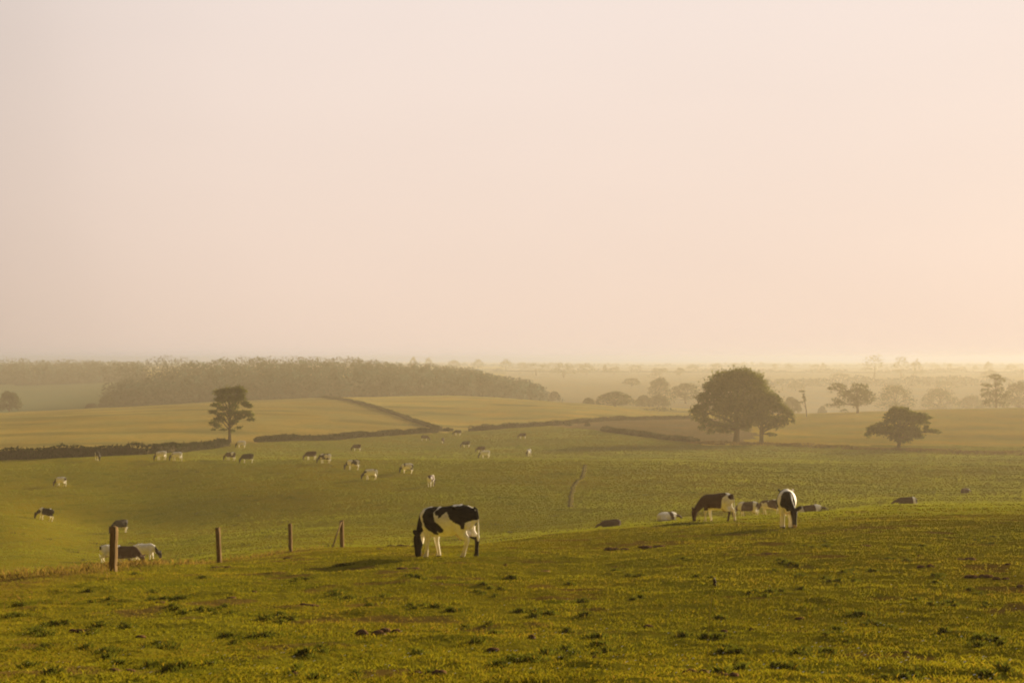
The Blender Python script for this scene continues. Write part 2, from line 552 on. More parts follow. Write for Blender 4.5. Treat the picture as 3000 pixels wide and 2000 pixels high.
def field_colour(X, Y):
    rr = np.hypot(X, Y)
    px = 1500 + F * np.tan(np.clip(np.arctan2(X, np.maximum(Y, 1e-3)), -1.2, 1.2))
    px = np.where(Y < 0.1, np.where(X < 0, -3000, 6000), px)
    D = np.maximum(Y, 0.1)
    c = np.tile(PASTURE, (len(X), 1))
    # beyond the second crest the pasture is paler and drier
    w = smooth(190, 290, D)[:, None] * smooth(200, 700, px)[:, None]
    c = c * (1 - w) + np.array([0.175, 0.162, 0.026]) * w
    hd = hedge_dist(px)
    gold = (D > hd) & (px < 2060) & (D < 860)
    right = (px > 1290) | (D > diag_dist(px)) & (px > 945)
    k = fbm(X / 30, Y / 30, 0, 3, 71)[:, None]
    cg = np.where(right[:, None], GOLD2, GOLD) * (1 + 0.25 * k)
    cg = cg + (np.array([0.16, 0.15, 0.05]) - cg) * smooth(0.1, 0.5, fbm(X / 45, Y / 18, 3, 2, 72))[:, None] * 0.6
    c = np.where(gold[:, None], cg, c)
    d5 = np.interp(px, [1600, 1765, 2040, 2400], [478, 432, 386, 372])
    fal = (px > 1560) & (D > d5) & (D < hd) & (px < 2215 + 60 * fbm(X / 20, Y / 20, 7, 2, 75))
    c = np.where(fal[:, None], FALLOW * (1 + 0.2 * k), c)
    rf = (px >= 2060) & (D > 372)
    c = np.where(rf[:, None] & ~fal[:, None], OLIVE * (1 + 0.3 * k), c)
    farm = D > 860
    cell = noise3(X / 420, Y / 420, 0, 5)[:, None]
    cf = np.where(cell > 0.15, OLIVE * 0.85, np.where(cell < -0.3, OLIVE * 1.1, np.array([0.19, 0.17, 0.05])))
    c = np.where(farm[:, None], cf, c)
    c = np.where((farm & (px > 1480))[:, None], np.array([0.36, 0.30, 0.17]) * (1 + 0.15 * cell), c)  # far plain on the right paled to stand for brighter haze
    pale = (px < 360) & (D > 830) & (D < 1340)
    c = np.where(pale[:, None], PALE, c)
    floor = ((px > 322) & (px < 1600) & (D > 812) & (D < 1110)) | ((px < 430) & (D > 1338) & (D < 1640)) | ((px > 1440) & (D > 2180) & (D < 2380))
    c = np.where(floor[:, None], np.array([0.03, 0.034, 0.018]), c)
    # rough dead grass along the fence line at the left edge of the knoll
    fl = np.exp(-((D - np.interp(px, [-300, 0, 330, 640, 1000], [30, 35, 41, 51, 63])) / 4.0) ** 2) * smooth(1100, 850, px)
    c = c + (np.array([0.20, 0.125, 0.035]) - c) * (fl * 0.75)[:, None]
    # bare brown patches on the near slope
    br = smooth(0.26, 0.5, fbm(X / 1.3, Y / 1.3, 8, 3, 91)) * (1 - smooth(60, 110, D)) * 0.7
    c = c + (np.array([0.15, 0.085, 0.03]) - c) * br[:, None]
    return np.clip(c, 0.004, 0.8)


def build_ground():
    ins = np.linspace(-0.43, 0.43, 384)
    outl = np.concatenate([np.linspace(-math.pi, -0.5, 44), np.linspace(-0.487, -0.443, 4)])
    th = np.concatenate([outl, ins, -outl[::-1]])[:-1]
    rad = [0.3]
    while rad[-1] < 9400:
        x = rad[-1]
        rad.append(x * (1.06 if x < 8 else 1.0072 if x < 62 else 1.015 if x < 900 else 1.03))
    rad = np.array(rad)
    T, R_ = np.meshgrid(th, rad)
    X, Y = (R_ * np.sin(T)).ravel(), (R_ * np.cos(T)).ravel()
    Z = ground(X, Y)
    nr, nth = len(rad), len(th)
    i, j = np.meshgrid(np.arange(nr - 1), np.arange(nth), indexing='ij')
    j2 = (j + 1) % nth
    q = np.stack([i * nth + j, i * nth + j2, (i + 1) * nth + j2, (i + 1) * nth + j], -1).reshape(-1, 4)[:, ::-1]
    v = np.column_stack([X, Y, Z])
    v = np.concatenate([v, [[0, 0, -1.66]]])
    t = np.array([(nr * nth, (k + 1) % nth, k) for k in range(nth)])[:, ::-1]
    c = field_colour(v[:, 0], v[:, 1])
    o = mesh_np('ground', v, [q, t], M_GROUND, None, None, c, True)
    tag(o, kind='structure')
    return o


build_ground()


# ------------------------------------------------------------------ trodden cow path across the pasture
def build_path():
    pts = [(1716, 222), (1712, 214), (1709, 206), (1703, 197), (1690, 189), (1680, 183), (1677, 176), (1675, 168), (1673, 160), (1670, 152)]
    ds = np.linspace(0, len(pts) - 1, 70)
    px = np.interp(ds, range(len(pts)), [p[0] for p in pts]) + fbm(ds, 0 * ds, 0, 2, 3) * 3
    D = np.interp(ds, range(len(pts)), [p[1] for p in pts])
    X, Y = (px - 1500) / F * D, D
    v, q = [], []
    for k in range(len(ds)):
        w = 0.32 + 0.10 * math.sin(k * 1.3) * math.sin(k * .37)
        for s in (-1, -0.85, 0.85, 1):
            x = X[k] + s * w
            v.append((x, Y[k], gz(x, Y[k]) + (0.03 if abs(s) < .9 else -0.02)))
        if k:
            for s in range(3):
                a = 4 * (k - 1) + s
                q.append((a, a + 1, a + 5, a + 4))
    o = mesh_np('cow_path', v, np.array(q), M_PATH, smooth_shade=True)
    tag(o, kind='structure')


build_path()


# ------------------------------------------------------------------ leaves, trees, hedges
def leaf_quads(P, size, rng, up=0.35):
    n = len(P)
    a = rng.normal(size=(n, 3))
    a[:, 2] += up * np.sign(a[:, 2])
    a /= np.linalg.norm(a, axis=1)[:, None]
    b = np.cross(a, rng.normal(size=(n, 3)))
    b /= np.linalg.norm(b, axis=1)[:, None] + 1e-9
    c = np.cross(a, b)
    s = (np.asarray(size) * rng.uniform(0.6, 1.35, n))[:, None]
    v = np.stack([P + b * s, P + c * s * 0.62, P - b * s * 0.9, P - c * s * 0.55], 1).reshape(-1, 3)
    q = np.arange(4 * n).reshape(n, 4)
    return v, q


def blob_points(blobs, n, rng, shell=0.55, normals=False, jitter=0.20):
    vol = np.array([(b[3] * b[4] * b[5]) ** 0.75 for b in blobs])
    pick = rng.choice(len(blobs), n, p=vol / vol.sum())
    B = np.array(blobs)[pick]
    d = rng.normal(size=(n, 3))
    d /= np.linalg.norm(d, axis=1)[:, None]
    d[:, 2] = np.where((d[:, 2] < -0.35) & (rng.random(n) < 0.45), -d[:, 2] * 0.6, d[:, 2])
    rr = shell + (1 - shell) * rng.random(n)
    rr *= 1 + jitter * rng.normal(size=n)
    P = B[:, :3] + d * B[:, 3:6] * rr[:, None]
    return (P, d) if normals else P


LEAF_TINTS = {'oak': (0.050, 0.062, 0.016), 'far': (0.045, 0.060, 0.022), 'hedge': (0.026, 0.031, 0.011), 'wood': (0.022, 0.040, 0.030)}


def make_tree(name, label, px, D, blobs_px, trunk_px=3.0, trunk_top=None, leaves=4000, leaf=0.3, tint='oak', group=None, cat='tree', seed=1, depth=0.9, lean=0.0, stems=None, sink=0.15, limb=True, puff=1.0):
    """blobs_px: crown masses seen in the photograph (dx, dz, half width, half height) in pixels about the foot of the trunk"""
    rng = np.random.default_rng(seed)
    X, Y, Z = at_px(px, D)
    s = D / F
    blobs = []
    for i, b in enumerate(blobs_px):
        dx, dz, rx, rz = b[:4]
        dy = b[4] * s if len(b) > 4 else rng.uniform(-1, 1) * 0.5 * rx * s * (0.4 if i == 0 else 1)
        ry = rx * s * depth
        blobs.append((dx * s, dy, dz * s, rx * s, ry, rz * s * puff))
    root = empty(name, (X, Y, Z - sink))
    tag(root, label, cat, group)
    B = np.array(blobs)
    if trunk_top is None:
        trunk_top = float(np.average(B[:, 2], weights=B[:, 3]))
    else:
        trunk_top = trunk_top * s
    tr = trunk_px * s
    mb = MB()
    for (sx, sr) in (stems or [(0.0, 1.0)]):
        zt = trunk_top
        zs = np.linspace(0, zt, 7)
        wob = rng.normal(size=(7, 2)) * tr * 0.22
        wob[0] = 0
        pts = np.column_stack([sx * s + wob[:, 0] + lean * s * (zs / zt) ** 1.3, wob[:, 1], zs])
        rad = tr * sr * np.array([1.45, 1.05, 0.92, 0.82, 0.68, 0.5, 0.3])
        mb.tube(pts, list(rad), 9)
        if limb:
            order = np.argsort(-B[:, 3])[:16]
            for k in order:
                if stems and abs(B[k, 0] - sx * s) > min(abs(B[k, 0] - q[0] * s) for q in stems) + 1e-6:
                    continue
                z0 = min(zt * 0.92, max(zt * 0.3, B[k, 2] * 0.55))
                p0 = np.array([np.interp(z0, zs, pts[:, 0]), np.interp(z0, zs, pts[:, 1]), z0])
                p1 = B[k, :3] + np.array([0, 0, -B[k, 5] * 0.2])
                mid = (p0 + p1) / 2 + np.array([0, 0, 0.12 * np.linalg.norm(p1 - p0)]) + rng.normal(size=3) * tr * 0.5
                ts = np.linspace(0, 1, 6)[:, None]
                cur = (1 - ts) ** 2 * p0 + 2 * ts * (1 - ts) * mid + ts ** 2 * p1
                mb.tube(cur, list(tr * sr * np.linspace(0.5, 0.12, 6)), 6)
                for _ in range(3):
                    e = B[k, :3] + rng.normal(size=3) * B[k, 3:6] * 0.55
                    mb.tube(np.array([cur[3], (cur[3] + e) / 2 + rng.normal(size=3) * 0.1, e]), [tr * 0.16, tr * 0.1, tr * 0.04], 5)
    mb.build('trunk', M_BARK, root)
    P, dn = blob_points(blobs, leaves, rng, normals=True, jitter=0.10 if tint == 'far' else 0.20)
    ok = P[:, 2] > 0.03 * trunk_top
    P, dn = P[ok], dn[ok]
    v, q = leaf_quads(P, leaf, rng)
    base = np.array(LEAF_TINTS[tint])
    k = 1 + 0.35 * fbm(P[:, 0] / 1.6, P[:, 1] / 1.6, P[:, 2] / 1.6, 2, seed) + 0.18 * rng.normal(size=len(P))
    yel = rng.random(len(P))[:, None] * 0.35
    c = base * np.clip(k, 0.4, 1.8)[:, None] * (1 + yel * np.array([0.9, 0.4, 0.0]))
    o = mesh_np('crown', v, q, M_FAR if tint == 'far' else M_LEAF, root, colour=np.repeat(c, 4, 0))
    if tint == 'far':
        add_normals(o, dn)
    return root


def dome(w, h, seed, foot=0.2, n=11, flat=0.0, gaps=0.0):
    """crown masses filling a rounded outline w px wide and h px high over the foot"""
    rng = np.random.default_rng(seed)
    out = [(0, h * (foot + (1 - foot) * 0.50), w * 0.33, h * (1 - foot) * 0.36)]
    for k in range(n):
        a = math.pi * (k + 0.5) / n + rng.uniform(-0.15, 0.15)
        cx = math.cos(a) * w * 0.33 * rng.uniform(0.85, 1.12)
        cz = h * foot + h * (1 - foot) * (0.16 + 0.56 * math.sin(a) ** (1 - flat) * rng.uniform(0.88, 1.1))
        rx = w * rng.uniform(0.13, 0.20)
        rz = h * (1 - foot) * rng.uniform(0.14, 0.21)
        out.append((cx, cz, rx, rz))
    for k in range(4):
        out.append((rng.uniform(-.25, .25) * w, h * (foot + (1 - foot) * rng.uniform(0.15, 0.35)), w * rng.uniform(.12, .2), h * (1 - foot) * rng.uniform(.1, .16)))
    return out


# lone tree by the hedge gap, left: tiers of foliage with light between
make_tree('hedgerow_tree', 'lone upright tree with ragged tiered crown at the hedge gap beside golden field', 673, 338,
          [(-28, 148, 20, 11), (-5, 152, 22, 12), (25, 155, 22, 11), (38, 150, 14, 10), (-22, 128, 22, 12), (8, 128, 20, 13), (32, 130, 18, 14), (46, 116, 14, 8),
           (-42, 112, 15, 6), (-20, 102, 18, 7), (10, 108, 16, 10), (56, 110, 12, 6), (-48, 92, 16, 6), (-25, 84, 16, 6), (18, 88, 26, 9), (45, 90, 18, 7), (60, 82, 14, 6),
           (30, 76, 20, 7), (62, 70, 13, 5), (-30, 70, 20, 8), (-50, 58, 14, 7), (-36, 50, 12, 8), (10, 62, 16, 7), (28, 46, 11, 4), (-18, 40, 13, 3.5), (8, 36, 9, 5), (-46, 40, 7, 3)],
          trunk_px=4.2, trunk_top=128, leaves=8000, leaf=0.25, seed=11, puff=1.12)

# the great oak pair, right of centre
make_tree('oak_tree', 'great broad domed oak, the larger of the two standing close together', 2156, 384,
          [(0, 150, 95, 55), (15, 200, 46, 22), (-25, 190, 45, 24), (45, 186, 36, 24), (-55, 165, 36, 24), (70, 158, 30, 26), (-85, 128, 34, 24), (-105, 100, 28, 18), (-124, 92, 14, 8),
           (-104, 78, 26, 18), (-88, 58, 20, 16), (-100, 44, 12, 10), (-60, 52, 24, 13), (-72, 34, 14, 8), (-40, 38, 16, 8), (-20, 52, 26, 14), (20, 56, 28, 16), (28, 44, 16, 10), (45, 70, 30, 22), (75, 100, 28, 30), (0, 100, 80, 40), (-45, 36, 13, 6), (-20, 34, 14, 6)],
          trunk_px=8.0, trunk_top=120, leaves=26000, leaf=0.33, seed=21)
make_tree('oak_tree', 'smaller oak with drooping right-hand boughs growing against the great oak', 2230, 380,
          [(5, 110, 42, 36), (0, 138, 34, 26), (22, 134, 30, 20), (30, 118, 30, 26), (52, 104, 24, 18), (72, 96, 18, 14), (84, 82, 14, 18), (92, 66, 8, 10), (60, 72, 22, 14), (40, 64, 26, 14), (62, 56, 10, 10), (44, 50, 9, 9), (15, 70, 26, 20), (-10, 80, 26, 24), (22, 50, 12, 9), (26, 28, 14, 6), (38, 26, 10, 4), (75, 60, 7, 7), (-14, 60, 14, 10)],
          trunk_px=6.0, trunk_top=95, leaves=11000, leaf=0.30, seed=23)

# the spreading oak in the right-hand field
make_tree('oak_tree', 'low spreading oak with flat side boughs, alone in the hazy right field', 2633, 341,
          [(-6, 112, 24, 16), (-14, 122, 14, 10), (12, 116, 24, 12), (-30, 106, 12, 8), (-40, 97, 9, 4), (30, 104, 26, 12), (60, 103, 22, 9), (82, 98, 14, 5), (74, 88, 14, 7), (84, 82, 8, 5), (10, 92, 34, 18),
           (52, 84, 22, 16), (80, 66, 9, 12), (-24, 88, 20, 8), (-46, 80, 18, 6), (-66, 70, 18, 9), (-82, 60, 14, 13), (-92, 48, 10, 8), (-58, 60, 22, 12), (-36, 58, 26, 14), (0, 60, 40, 18), (38, 58, 30, 16), (50, 44, 22, 9), (66, 40, 10, 6), (100, 58, 20, 6), (116, 54, 12, 4), (-16, 40, 16, 10), (24, 34, 16, 8), (10, 28, 14, 8), (-2, 32, 12, 9)],
          trunk_px=5.2, trunk_top=78, leaves=12000, leaf=0.27, seed=31, puff=1.08, sink=0.2)

# trees standing in the haze behind the fields: (px of foot, distance, width, height, seed, foot fraction, label)
HAZY = [
    (28, 800, 66, 70, 41, 0.05, 'dark rounded bushy tree at the edge of the pale green field'),
    (312, 815, 46, 42, 42, 0.02, 'largest of the bushes in the dip below the wood'),
    (268, 820, 36, 22, 43, 0.0, 'low bush in the dip, beside the pale green field'),
    (380, 830, 80, 26, 44, 0.0, 'wide low bush in the dip, against the foot of the wood'),
    (1724, 790, 30, 26, 45, 0.0, 'small bush beyond the golden hill, beside a domed tree'),
    (1802, 780, 118, 52, 46, 0.0, 'broad domed tree half sunk behind the golden hill'),
    (1886, 860, 46, 36, 47, 0.0, 'small hazy tree between the domed tree and the great oak'),
    (1930, 850, 62, 42, 48, 0.0, 'rounded hazy tree above the dark hump of ground'),
    (1932, 1010, 66, 76, 49, 0.05, 'tall pale tree behind the rounded hazy tree'),
    (2008, 960, 92, 68, 50, 0.05, 'wide pale tree partly hidden by the great oak'),
    (2320, 655, 52, 52, 51, 0.08, 'small domed tree just beyond the drooping oak'),
    (2408, 760, 24, 30, 53, 0.0, 'faint small bush beside the slender bare tree'),
    (2622, 760, 112, 94, 54, 0.10, 'domed hazy tree standing behind the spreading oak'),
    (2752, 805, 112, 84, 55, 0.08, 'full round hazy tree right of the spreading oak'),
    (2846, 860, 76, 60, 56, 0.05, 'low pale tree between two taller hazy trees'),
    (2984, 725, 84, 96, 58, 0.10, 'leafy hazy tree at the edge of the right hillside'),
    (1624, 905, 32, 30, 59, 0.0, 'small tree standing off the tip of the wood'),
]
for px, D, w, h, sd, ft, lab in HAZY:
    if px > 2250:       # these stand well back in the mist, their feet behind the brow of the field
        top = px_of(*at_px(px, D))[1] - h
        D = D * 1.2
        h = max(20.0, px_of(*at_px(px, D))[1] - top)
    make_tree('field_tree', lab, px, D, dome(w * 1.14, h * 1.05, sd, ft * 0.7, n=13), trunk_px=max(1.6, w * 0.03), leaves=2300, leaf=0.55, tint='far', group='trees beyond the fields', seed=sd)

make_tree('field_tree', 'hazy twin-crowned tree with gaps in its left crown and a visible trunk', 2512, 625,
          [(-60, 84, 24, 7), (-76, 74, 14, 6), (-78, 62, 8, 4), (-48, 76, 20, 10), (-44, 58, 20, 12), (-62, 40, 16, 9), (-80, 24, 16, 7), (-50, 28, 20, 14), (-30, 50, 22, 22), (-40, 8, 14, 8), (6, 78, 30, 13), (0, 62, 34, 18), (20, 58, 26, 16), (34, 48, 20, 18), (44, 42, 8, 10), (10, 40, 32, 14), (-16, 40, 20, 16), (24, 30, 18, 8), (-8, 26, 16, 8)],
          trunk_px=3.2, trunk_top=70, leaves=3000, leaf=0.45, tint='far', group='trees beyond the fields', seed=61)
make_tree('field_tree', 'tall open hazy tree with foliage in separate layers near the right hillside', 2918, 700,
          [(-4, 98, 24, 8), (14, 88, 18, 8), (-32, 74, 14, 6), (-14, 70, 18, 5), (8, 74, 14, 8), (-30, 58, 18, 6), (0, 56, 14, 6), (18, 60, 12, 10), (-20, 42, 26, 12), (10, 38, 22, 14), (-10, 20, 32, 14), (22, 14, 16, 12), (34, 46, 10, 12)],
          trunk_px=2.8, trunk_top=88, leaves=2000, leaf=0.5, tint='far', group='trees beyond the fields', seed=62)
make_tree('bare_tree', 'slender nearly bare tree with a small tuft of leaves at its top', 2363, 610,
          [(-14, 76, 11, 3), (-8, 66, 4, 4), (-9, 58, 6, 4), (-16, 44, 8, 3.5), (-6, 50, 5, 5)],
          trunk_px=1.6, trunk_top=70, leaves=320, leaf=0.3, tint='far', group='trees beyond the fields', seed=63, lean=-10)

FAR = [(2562, 1500, 90, 84, 71), (2640, 1520, 66, 78, 72), (2684, 1540, 42, 66, 73),
       (2270, 2200, 18, 24, 74), (2312, 2250, 30, 22, 75), (2388, 2150, 44, 24, 76), (2412, 2180, 18, 28, 77), (2782, 2150, 20, 26, 78), (2818, 2100, 40, 16, 79), (2857, 2200, 18, 18, 80), (2896, 1900, 34, 40, 81), (2962, 2100, 46, 24, 82), (2740, 2300, 40, 18, 83),
       (1570, 1620, 106, 46, 84), (1652, 1500, 84, 52, 85), (1718, 1700, 62, 40, 86), (1772, 1750, 14, 34, 87), (1800, 1720, 46, 28, 88), (1932, 1500, 70, 36, 89), (1992, 1600, 36, 30, 90), (2030, 1900, 50, 26, 91), (1862, 2100, 50, 20, 92), (1700, 2300, 60, 20, 93), (1620, 2400, 60, 22, 94), (1482, 1900, 46, 44, 95), (1530, 2200, 40, 26, 96),
       (1210, 1900, 26, 48, 97), (1255, 2000, 34, 40, 98), (1330, 1900, 50, 36, 99), (1400, 1950, 40, 40, 100), (2100, 2000, 40, 30, 101), (2160, 2300, 60, 24, 102), (2330, 1400, 60, 30, 103), (2460, 1450, 70, 26, 104), (2770, 1400, 80, 32, 105), (2900, 1450, 70, 36, 106), (3040, 1500, 80, 40, 107), (1850, 1300, 60, 30, 108), (3060, 800, 120, 80, 109)]
FAR_LABELS = {2562: 'largest pale tree of the faint clump standing above the spreading oak', 2640: 'flat-topped middle tree of the faint clump above the spreading oak', 2684: 'smallest tree of the faint clump above the spreading oak',
              1570: 'wide faint grove just beyond the tip of the wood', 1652: 'broad faint tree beyond the small tree off the wood', 1772: 'narrow upright faint tree like a poplar on the far plain',
              1718: 'faint rounded tree beside the narrow upright one', 2896: 'tall faint tree rising behind the layered open tree', 3060: 'broad hazy tree beside the leafy tree of the right hillside'}
for px, D, w, h, sd in FAR:
    D = D * (1.15 if D > 1400 else 1.0)
    make_tree('far_tree', FAR_LABELS.get(px, 'faint pale tree dissolving into the haze on the far plain'), px, D, dome(w, h, sd, 0.04, n=8), trunk_px=max(1.0, w * 0.03), leaves=420, leaf=0.95, tint='far', group='faint trees of the far plain', seed=sd, limb=False)


def build_wood(name, pxs, top_y, D0, D1, rows, gap, seed, leaf=1.15, per=70):
    """a wood on rising ground that reads as one mass: crowns packed row behind row"""
    rng = np.random.default_rng(seed)
    P, tint, dn = [], [], []
    v_all, q_all, c_all, n0 = [], [], [], 0
    for k in range(rows):
        f = k / (rows - 1)
        D = D0 + (D1 - D0) * f
        w = gap * F / D
        x = pxs[0] + rng.uniform(0, w)
        while x < pxs[-1]:
            xx, dd = x + rng.uniform(-.3, .3) * w, D + rng.uniform(-.4, .4) * gap * 1.3
            X, Y, Z = at_px(xx, dd)
            lim = -(np.interp(xx, pxs, top_y) - 1050) / F * dd
            h = rng.uniform(13, 18)
            topz = min(Z + h, lim + rng.normal() * 0.25)
            if k == rows - 1:
                topz = lim + rng.uniform(-0.8, 0.1)
            h = topz - Z
            if h < 4:
                x += w
                continue
            rx = rng.uniform(0.5, 0.8) * gap * (1.35 if k == rows - 1 else 1.0)
            bl = [(X, Y, topz - rx * 0.75, rx, rx, rx * 0.75)]
            for _ in range(3):
                bl.append((X + rng.normal() * rx * .5, Y + rng.normal() * rx * .5, topz - rx * rng.uniform(0.9, 1.6), rx * .7, rx * .7, rx * .55))
            if h > 7:
                for zz in np.arange(Z + 1.0, topz - rx * 1.6, 2.2 if k < 2 else 3.2):
                    bl.append((X + rng.normal(), Y + rng.normal(), zz, rx * .8, rx * .8, 1.6))
            pp, dd_ = blob_points(bl, (2 * per if k == rows - 1 else per) + 16 * len(bl), rng, 0.8, True, 0.06)
            P.append(pp)
            dn.append(dd_)
            tint.append(np.full(len(P[-1]), rng.uniform(0.88, 1.14)))
            x += w * rng.uniform(0.8, 1.2)
    P = np.concatenate(P)
    tint = np.concatenate(tint) * (1 + 0.1 * rng.normal(size=len(P)))
    v, q = leaf_quads(P, leaf, rng)
    c = np.array(LEAF_TINTS['wood']) * np.clip(tint, .4, 1.9)[:, None]
    o = mesh_np(name, v, q, M_WOOD, None, colour=np.repeat(c, 4, 0))
    add_normals(o, np.concatenate(dn))
    return o


wx = [330, 380, 450, 480, 520, 560, 640, 670, 720, 760, 830, 900, 960, 1010, 1040, 1060, 1100, 1150, 1230, 1300, 1370, 1400, 1450, 1500, 1540, 1570, 1590, 1606]
wy = [1062, 1060, 1044, 1036, 1042, 1050, 1049, 1041, 1039, 1044, 1042, 1041, 1048, 1041, 1041, 1053, 1052, 1061, 1057, 1069, 1071, 1084, 1097, 1105, 1110, 1125, 1140, 1150]
tag(build_wood('wood', wx, wy, 822, 1045, 9, 10.0, 201, 0.62, 300), 'long dense grey-green wood crowning the rise behind the golden fields', 'wood', kind='stuff')
tag(build_wood('wood', [-700, -200, 0, 60, 110, 160, 200, 300, 360, 420], [1050, 1050, 1047, 1046, 1055, 1050, 1051, 1055, 1056, 1060], 1345, 1600, 6, 11.0, 202, 0.85, 190), 'distant darker wood on the slope above the pale green field', 'wood', kind='stuff')


rg = np.random.default_rng(5)
bx_ = np.arange(1440, 3200, 22)
tag(build_wood('wood', bx_, 1083 + 7 * fbm(bx_ / 90.0, 0 * bx_, 0, 3, 8), 2200, 2370, 3, 12, 203, 2.0, 55), 'faint line of woodland along the far plain behind the scattered trees', 'wood', kind='stuff')
bx_ = np.arange(-900, 3900, 40)
tag(build_wood('wood', bx_, 1064 + 5 * fbm(bx_ / 160.0, 0 * bx_, 0, 3, 9), 3500, 3700, 2, 20, 204, 4.0, 40), 'palest line of woodland, last before the horizon', 'wood', kind='stuff')
bx_ = np.arange(2230, 3200, 16)
tag(build_wood('wood', bx_, 1108 - 14 * np.maximum(0, fbm(bx_ / 70.0, 0 * bx_, 0, 2, 12)) + 12 * np.maximum(0, fbm(bx_ / 120.0 + 9, 0 * bx_, 0, 2, 13)), 1500, 1600, 3, 9, 205, 1.2, 70), 'pale broken belt of trees in the mist behind the spreading oak', 'wood', kind='stuff')


def build_hedge(label, pts, h0, h1, width, seed, group='field hedges', name='hedge', leaf=0.22, density=72, lump=0.30, tint=None, core=True):
    """pts: (px, distance) along the foot of the hedge"""
    rng = np.random.default_rng(seed)
    px = np.array([p[0] for p in pts], float)
    D = np.array([p[1] for p in pts], float)
    X, Y = (px - 1500) / F * D, D
    seg = np.hypot(np.diff(X), np.diff(Y))
    cum = np.concatenate([[0], np.cumsum(seg)])
    L = cum[-1]
    n = int(L * density)
    t = rng.random(n) * L
    x, y = np.interp(t, cum, X), np.interp(t, cum, Y)
    i = np.clip(np.searchsorted(cum, t) - 1, 0, len(seg) - 1)
    nx, ny = -(np.diff(Y) / seg)[i], (np.diff(X) / seg)[i]
    hh = np.interp(t, [0, L], [h0, h1])
    hh = hh * (1 + lump * fbm(t / 5, 0 * t, 0, 3, seed) + 0.12 * fbm(t / 1.3, 0 * t, 4, 2, seed + 1) + 0.10 * rng.normal(size=n) * (rng.random(n) < 0.3))
    hh = hh * np.minimum(1, 0.45 + np.minimum(t, L - t) / 2.0)
    # points on the sides and the top of the clipped box
    side = rng.random(n)
    off = np.where(side < 0.40, -1, np.where(side < 0.62, 1, rng.uniform(-1, 1, n))) * width / 2 * (1 + 0.12 * rng.normal(size=n))
    zz = np.where(side < 0.62, rng.random(n) ** 0.8, 0.90 + 0.12 * rng.random(n)) * hh
    bx, by = x + nx * off, y + ny * off
    P = np.column_stack([bx, by, ground(bx, by) + zz + 0.02])
    org = np.array([X.mean(), Y.mean(), gz(X.mean(), Y.mean())])
    v, q = leaf_quads(P - org, leaf, rng, 0.1)
    k = 1 + 0.35 * fbm(t / 2.2, zz, 0, 2, seed + 3) + 0.15 * rng.normal(size=n)
    c = np.array(tint or LEAF_TINTS['hedge']) * np.clip(k, .4, 1.9)[:, None]
    root = empty(name, org)
    tag(root, label, 'hedge', group)
    mesh_np('leaves', v, q, M_HEDGE, root, colour=np.repeat(c, 4, 0))
    if not core:
        return root
    # the woody core that makes it opaque
    mb = MB()
    ts = np.linspace(0, L, max(4, int(L / 4)))
    cx, cy_ = np.interp(ts, cum, X), np.interp(ts, cum, Y)
    hc = np.interp(ts, [0, L], [h0, h1]) * (1 + lump * fbm(ts / 5, 0 * ts, 0, 3, seed)) * 0.84 * np.minimum(1, 0.55 + np.minimum(ts, L - ts) / 3.0)
    cz = ground(cx, cy_)
    pts3 = np.column_stack([cx - org[0], cy_ - org[1], cz - org[2] + hc * 0.46])
    nrm = width * 0.36
    rows = []
    for k in range(len(ts)):
        j = min(k, len(ts) - 2)
        dx, dy = cx[j + 1] - cx[j], cy_[j + 1] - cy_[j]
        l = math.hypot(dx, dy)
        ox, oy = -dy / l * nrm, dx / l * nrm
        b, tp = pts3[k], hc[k]
        z0, z1 = cz[k] - org[2] - 0.1, cz[k] - org[2] + tp
        rows.append([(b[0] - ox, b[1] - oy, z0), (b[0] - ox, b[1] - oy, z1), (b[0] + ox, b[1] + oy, z1), (b[0] + ox, b[1] + oy, z0)])
    V = np.array(rows).reshape(-1, 3)
    q = []
    for k in range(len(ts) - 1):
        a, b = 4 * k, 4 * k + 4
        q += [(a, a + 1, b + 1, b), (a + 1, a + 2, b + 2, b + 1), (a + 2, a + 3, b + 3, b + 2)]
    q += [(0, 3, 2, 1), (4 * len(ts) - 4, 4 * len(ts) - 3, 4 * len(ts) - 2, 4 * len(ts) - 1)]
    mesh_np('branches', V, np.array(q), M_BARK, root)
    return root


build_hedge('long thick dark hedge with its end at the small gap, a white-marked cow before it', [(-500, 230), (-200, 242), (0, 250), (220, 256), (432, 268)], 2.0, 1.75, 1.6, 301)
build_hedge('short thick hedge running from the small gap to the lone upright tree', [(437, 269), (520, 285), (600, 306), (664, 325)], 1.7, 1.5, 1.6, 302)
build_hedge('long low hedge along the foot of the golden hill, dark cows grazing below it', [(750, 345), (900, 366), (1050, 392), (1180, 412), (1278, 430)], 1.45, 1.45, 1.5, 303)
build_hedge('thin hedge climbing diagonally over the golden hill to the wood', [(1292, 442), (1250, 470), (1180, 520), (1100, 580), (1020, 650), (945, 718)], 1.15, 1.0, 1.2, 304, lump=0.3, density=30)
build_hedge('straight hedge under the right half of the golden hill, ending behind the great oak', [(1376, 440), (1500, 458), (1650, 485), (1820, 525), (2030, 575)], 1.5, 1.3, 1.5, 305, density=36)
build_hedge('hedge slanting down across the brown fallow field towards the great oak', [(1766, 432), (1850, 418), (1950, 400), (2046, 388)], 1.5, 1.2, 1.6, 306, lump=0.3)
build_hedge('ragged low field boundary under the two oaks in the haze', [(2046, 386), (2150, 376), (2330, 368), (2480, 352)], 0.55, 0.6, 7.0, 307, lump=0.6, density=60, tint=(0.12, 0.078, 0.026), core=False)
build_hedge('ragged low field boundary running past the spreading oak', [(2500, 350), (2640, 338), (2800, 328), (3050, 318), (3400, 305)], 0.6, 0.6, 8.0, 308, lump=0.6, density=60, tint=(0.12, 0.078, 0.026), core=False)

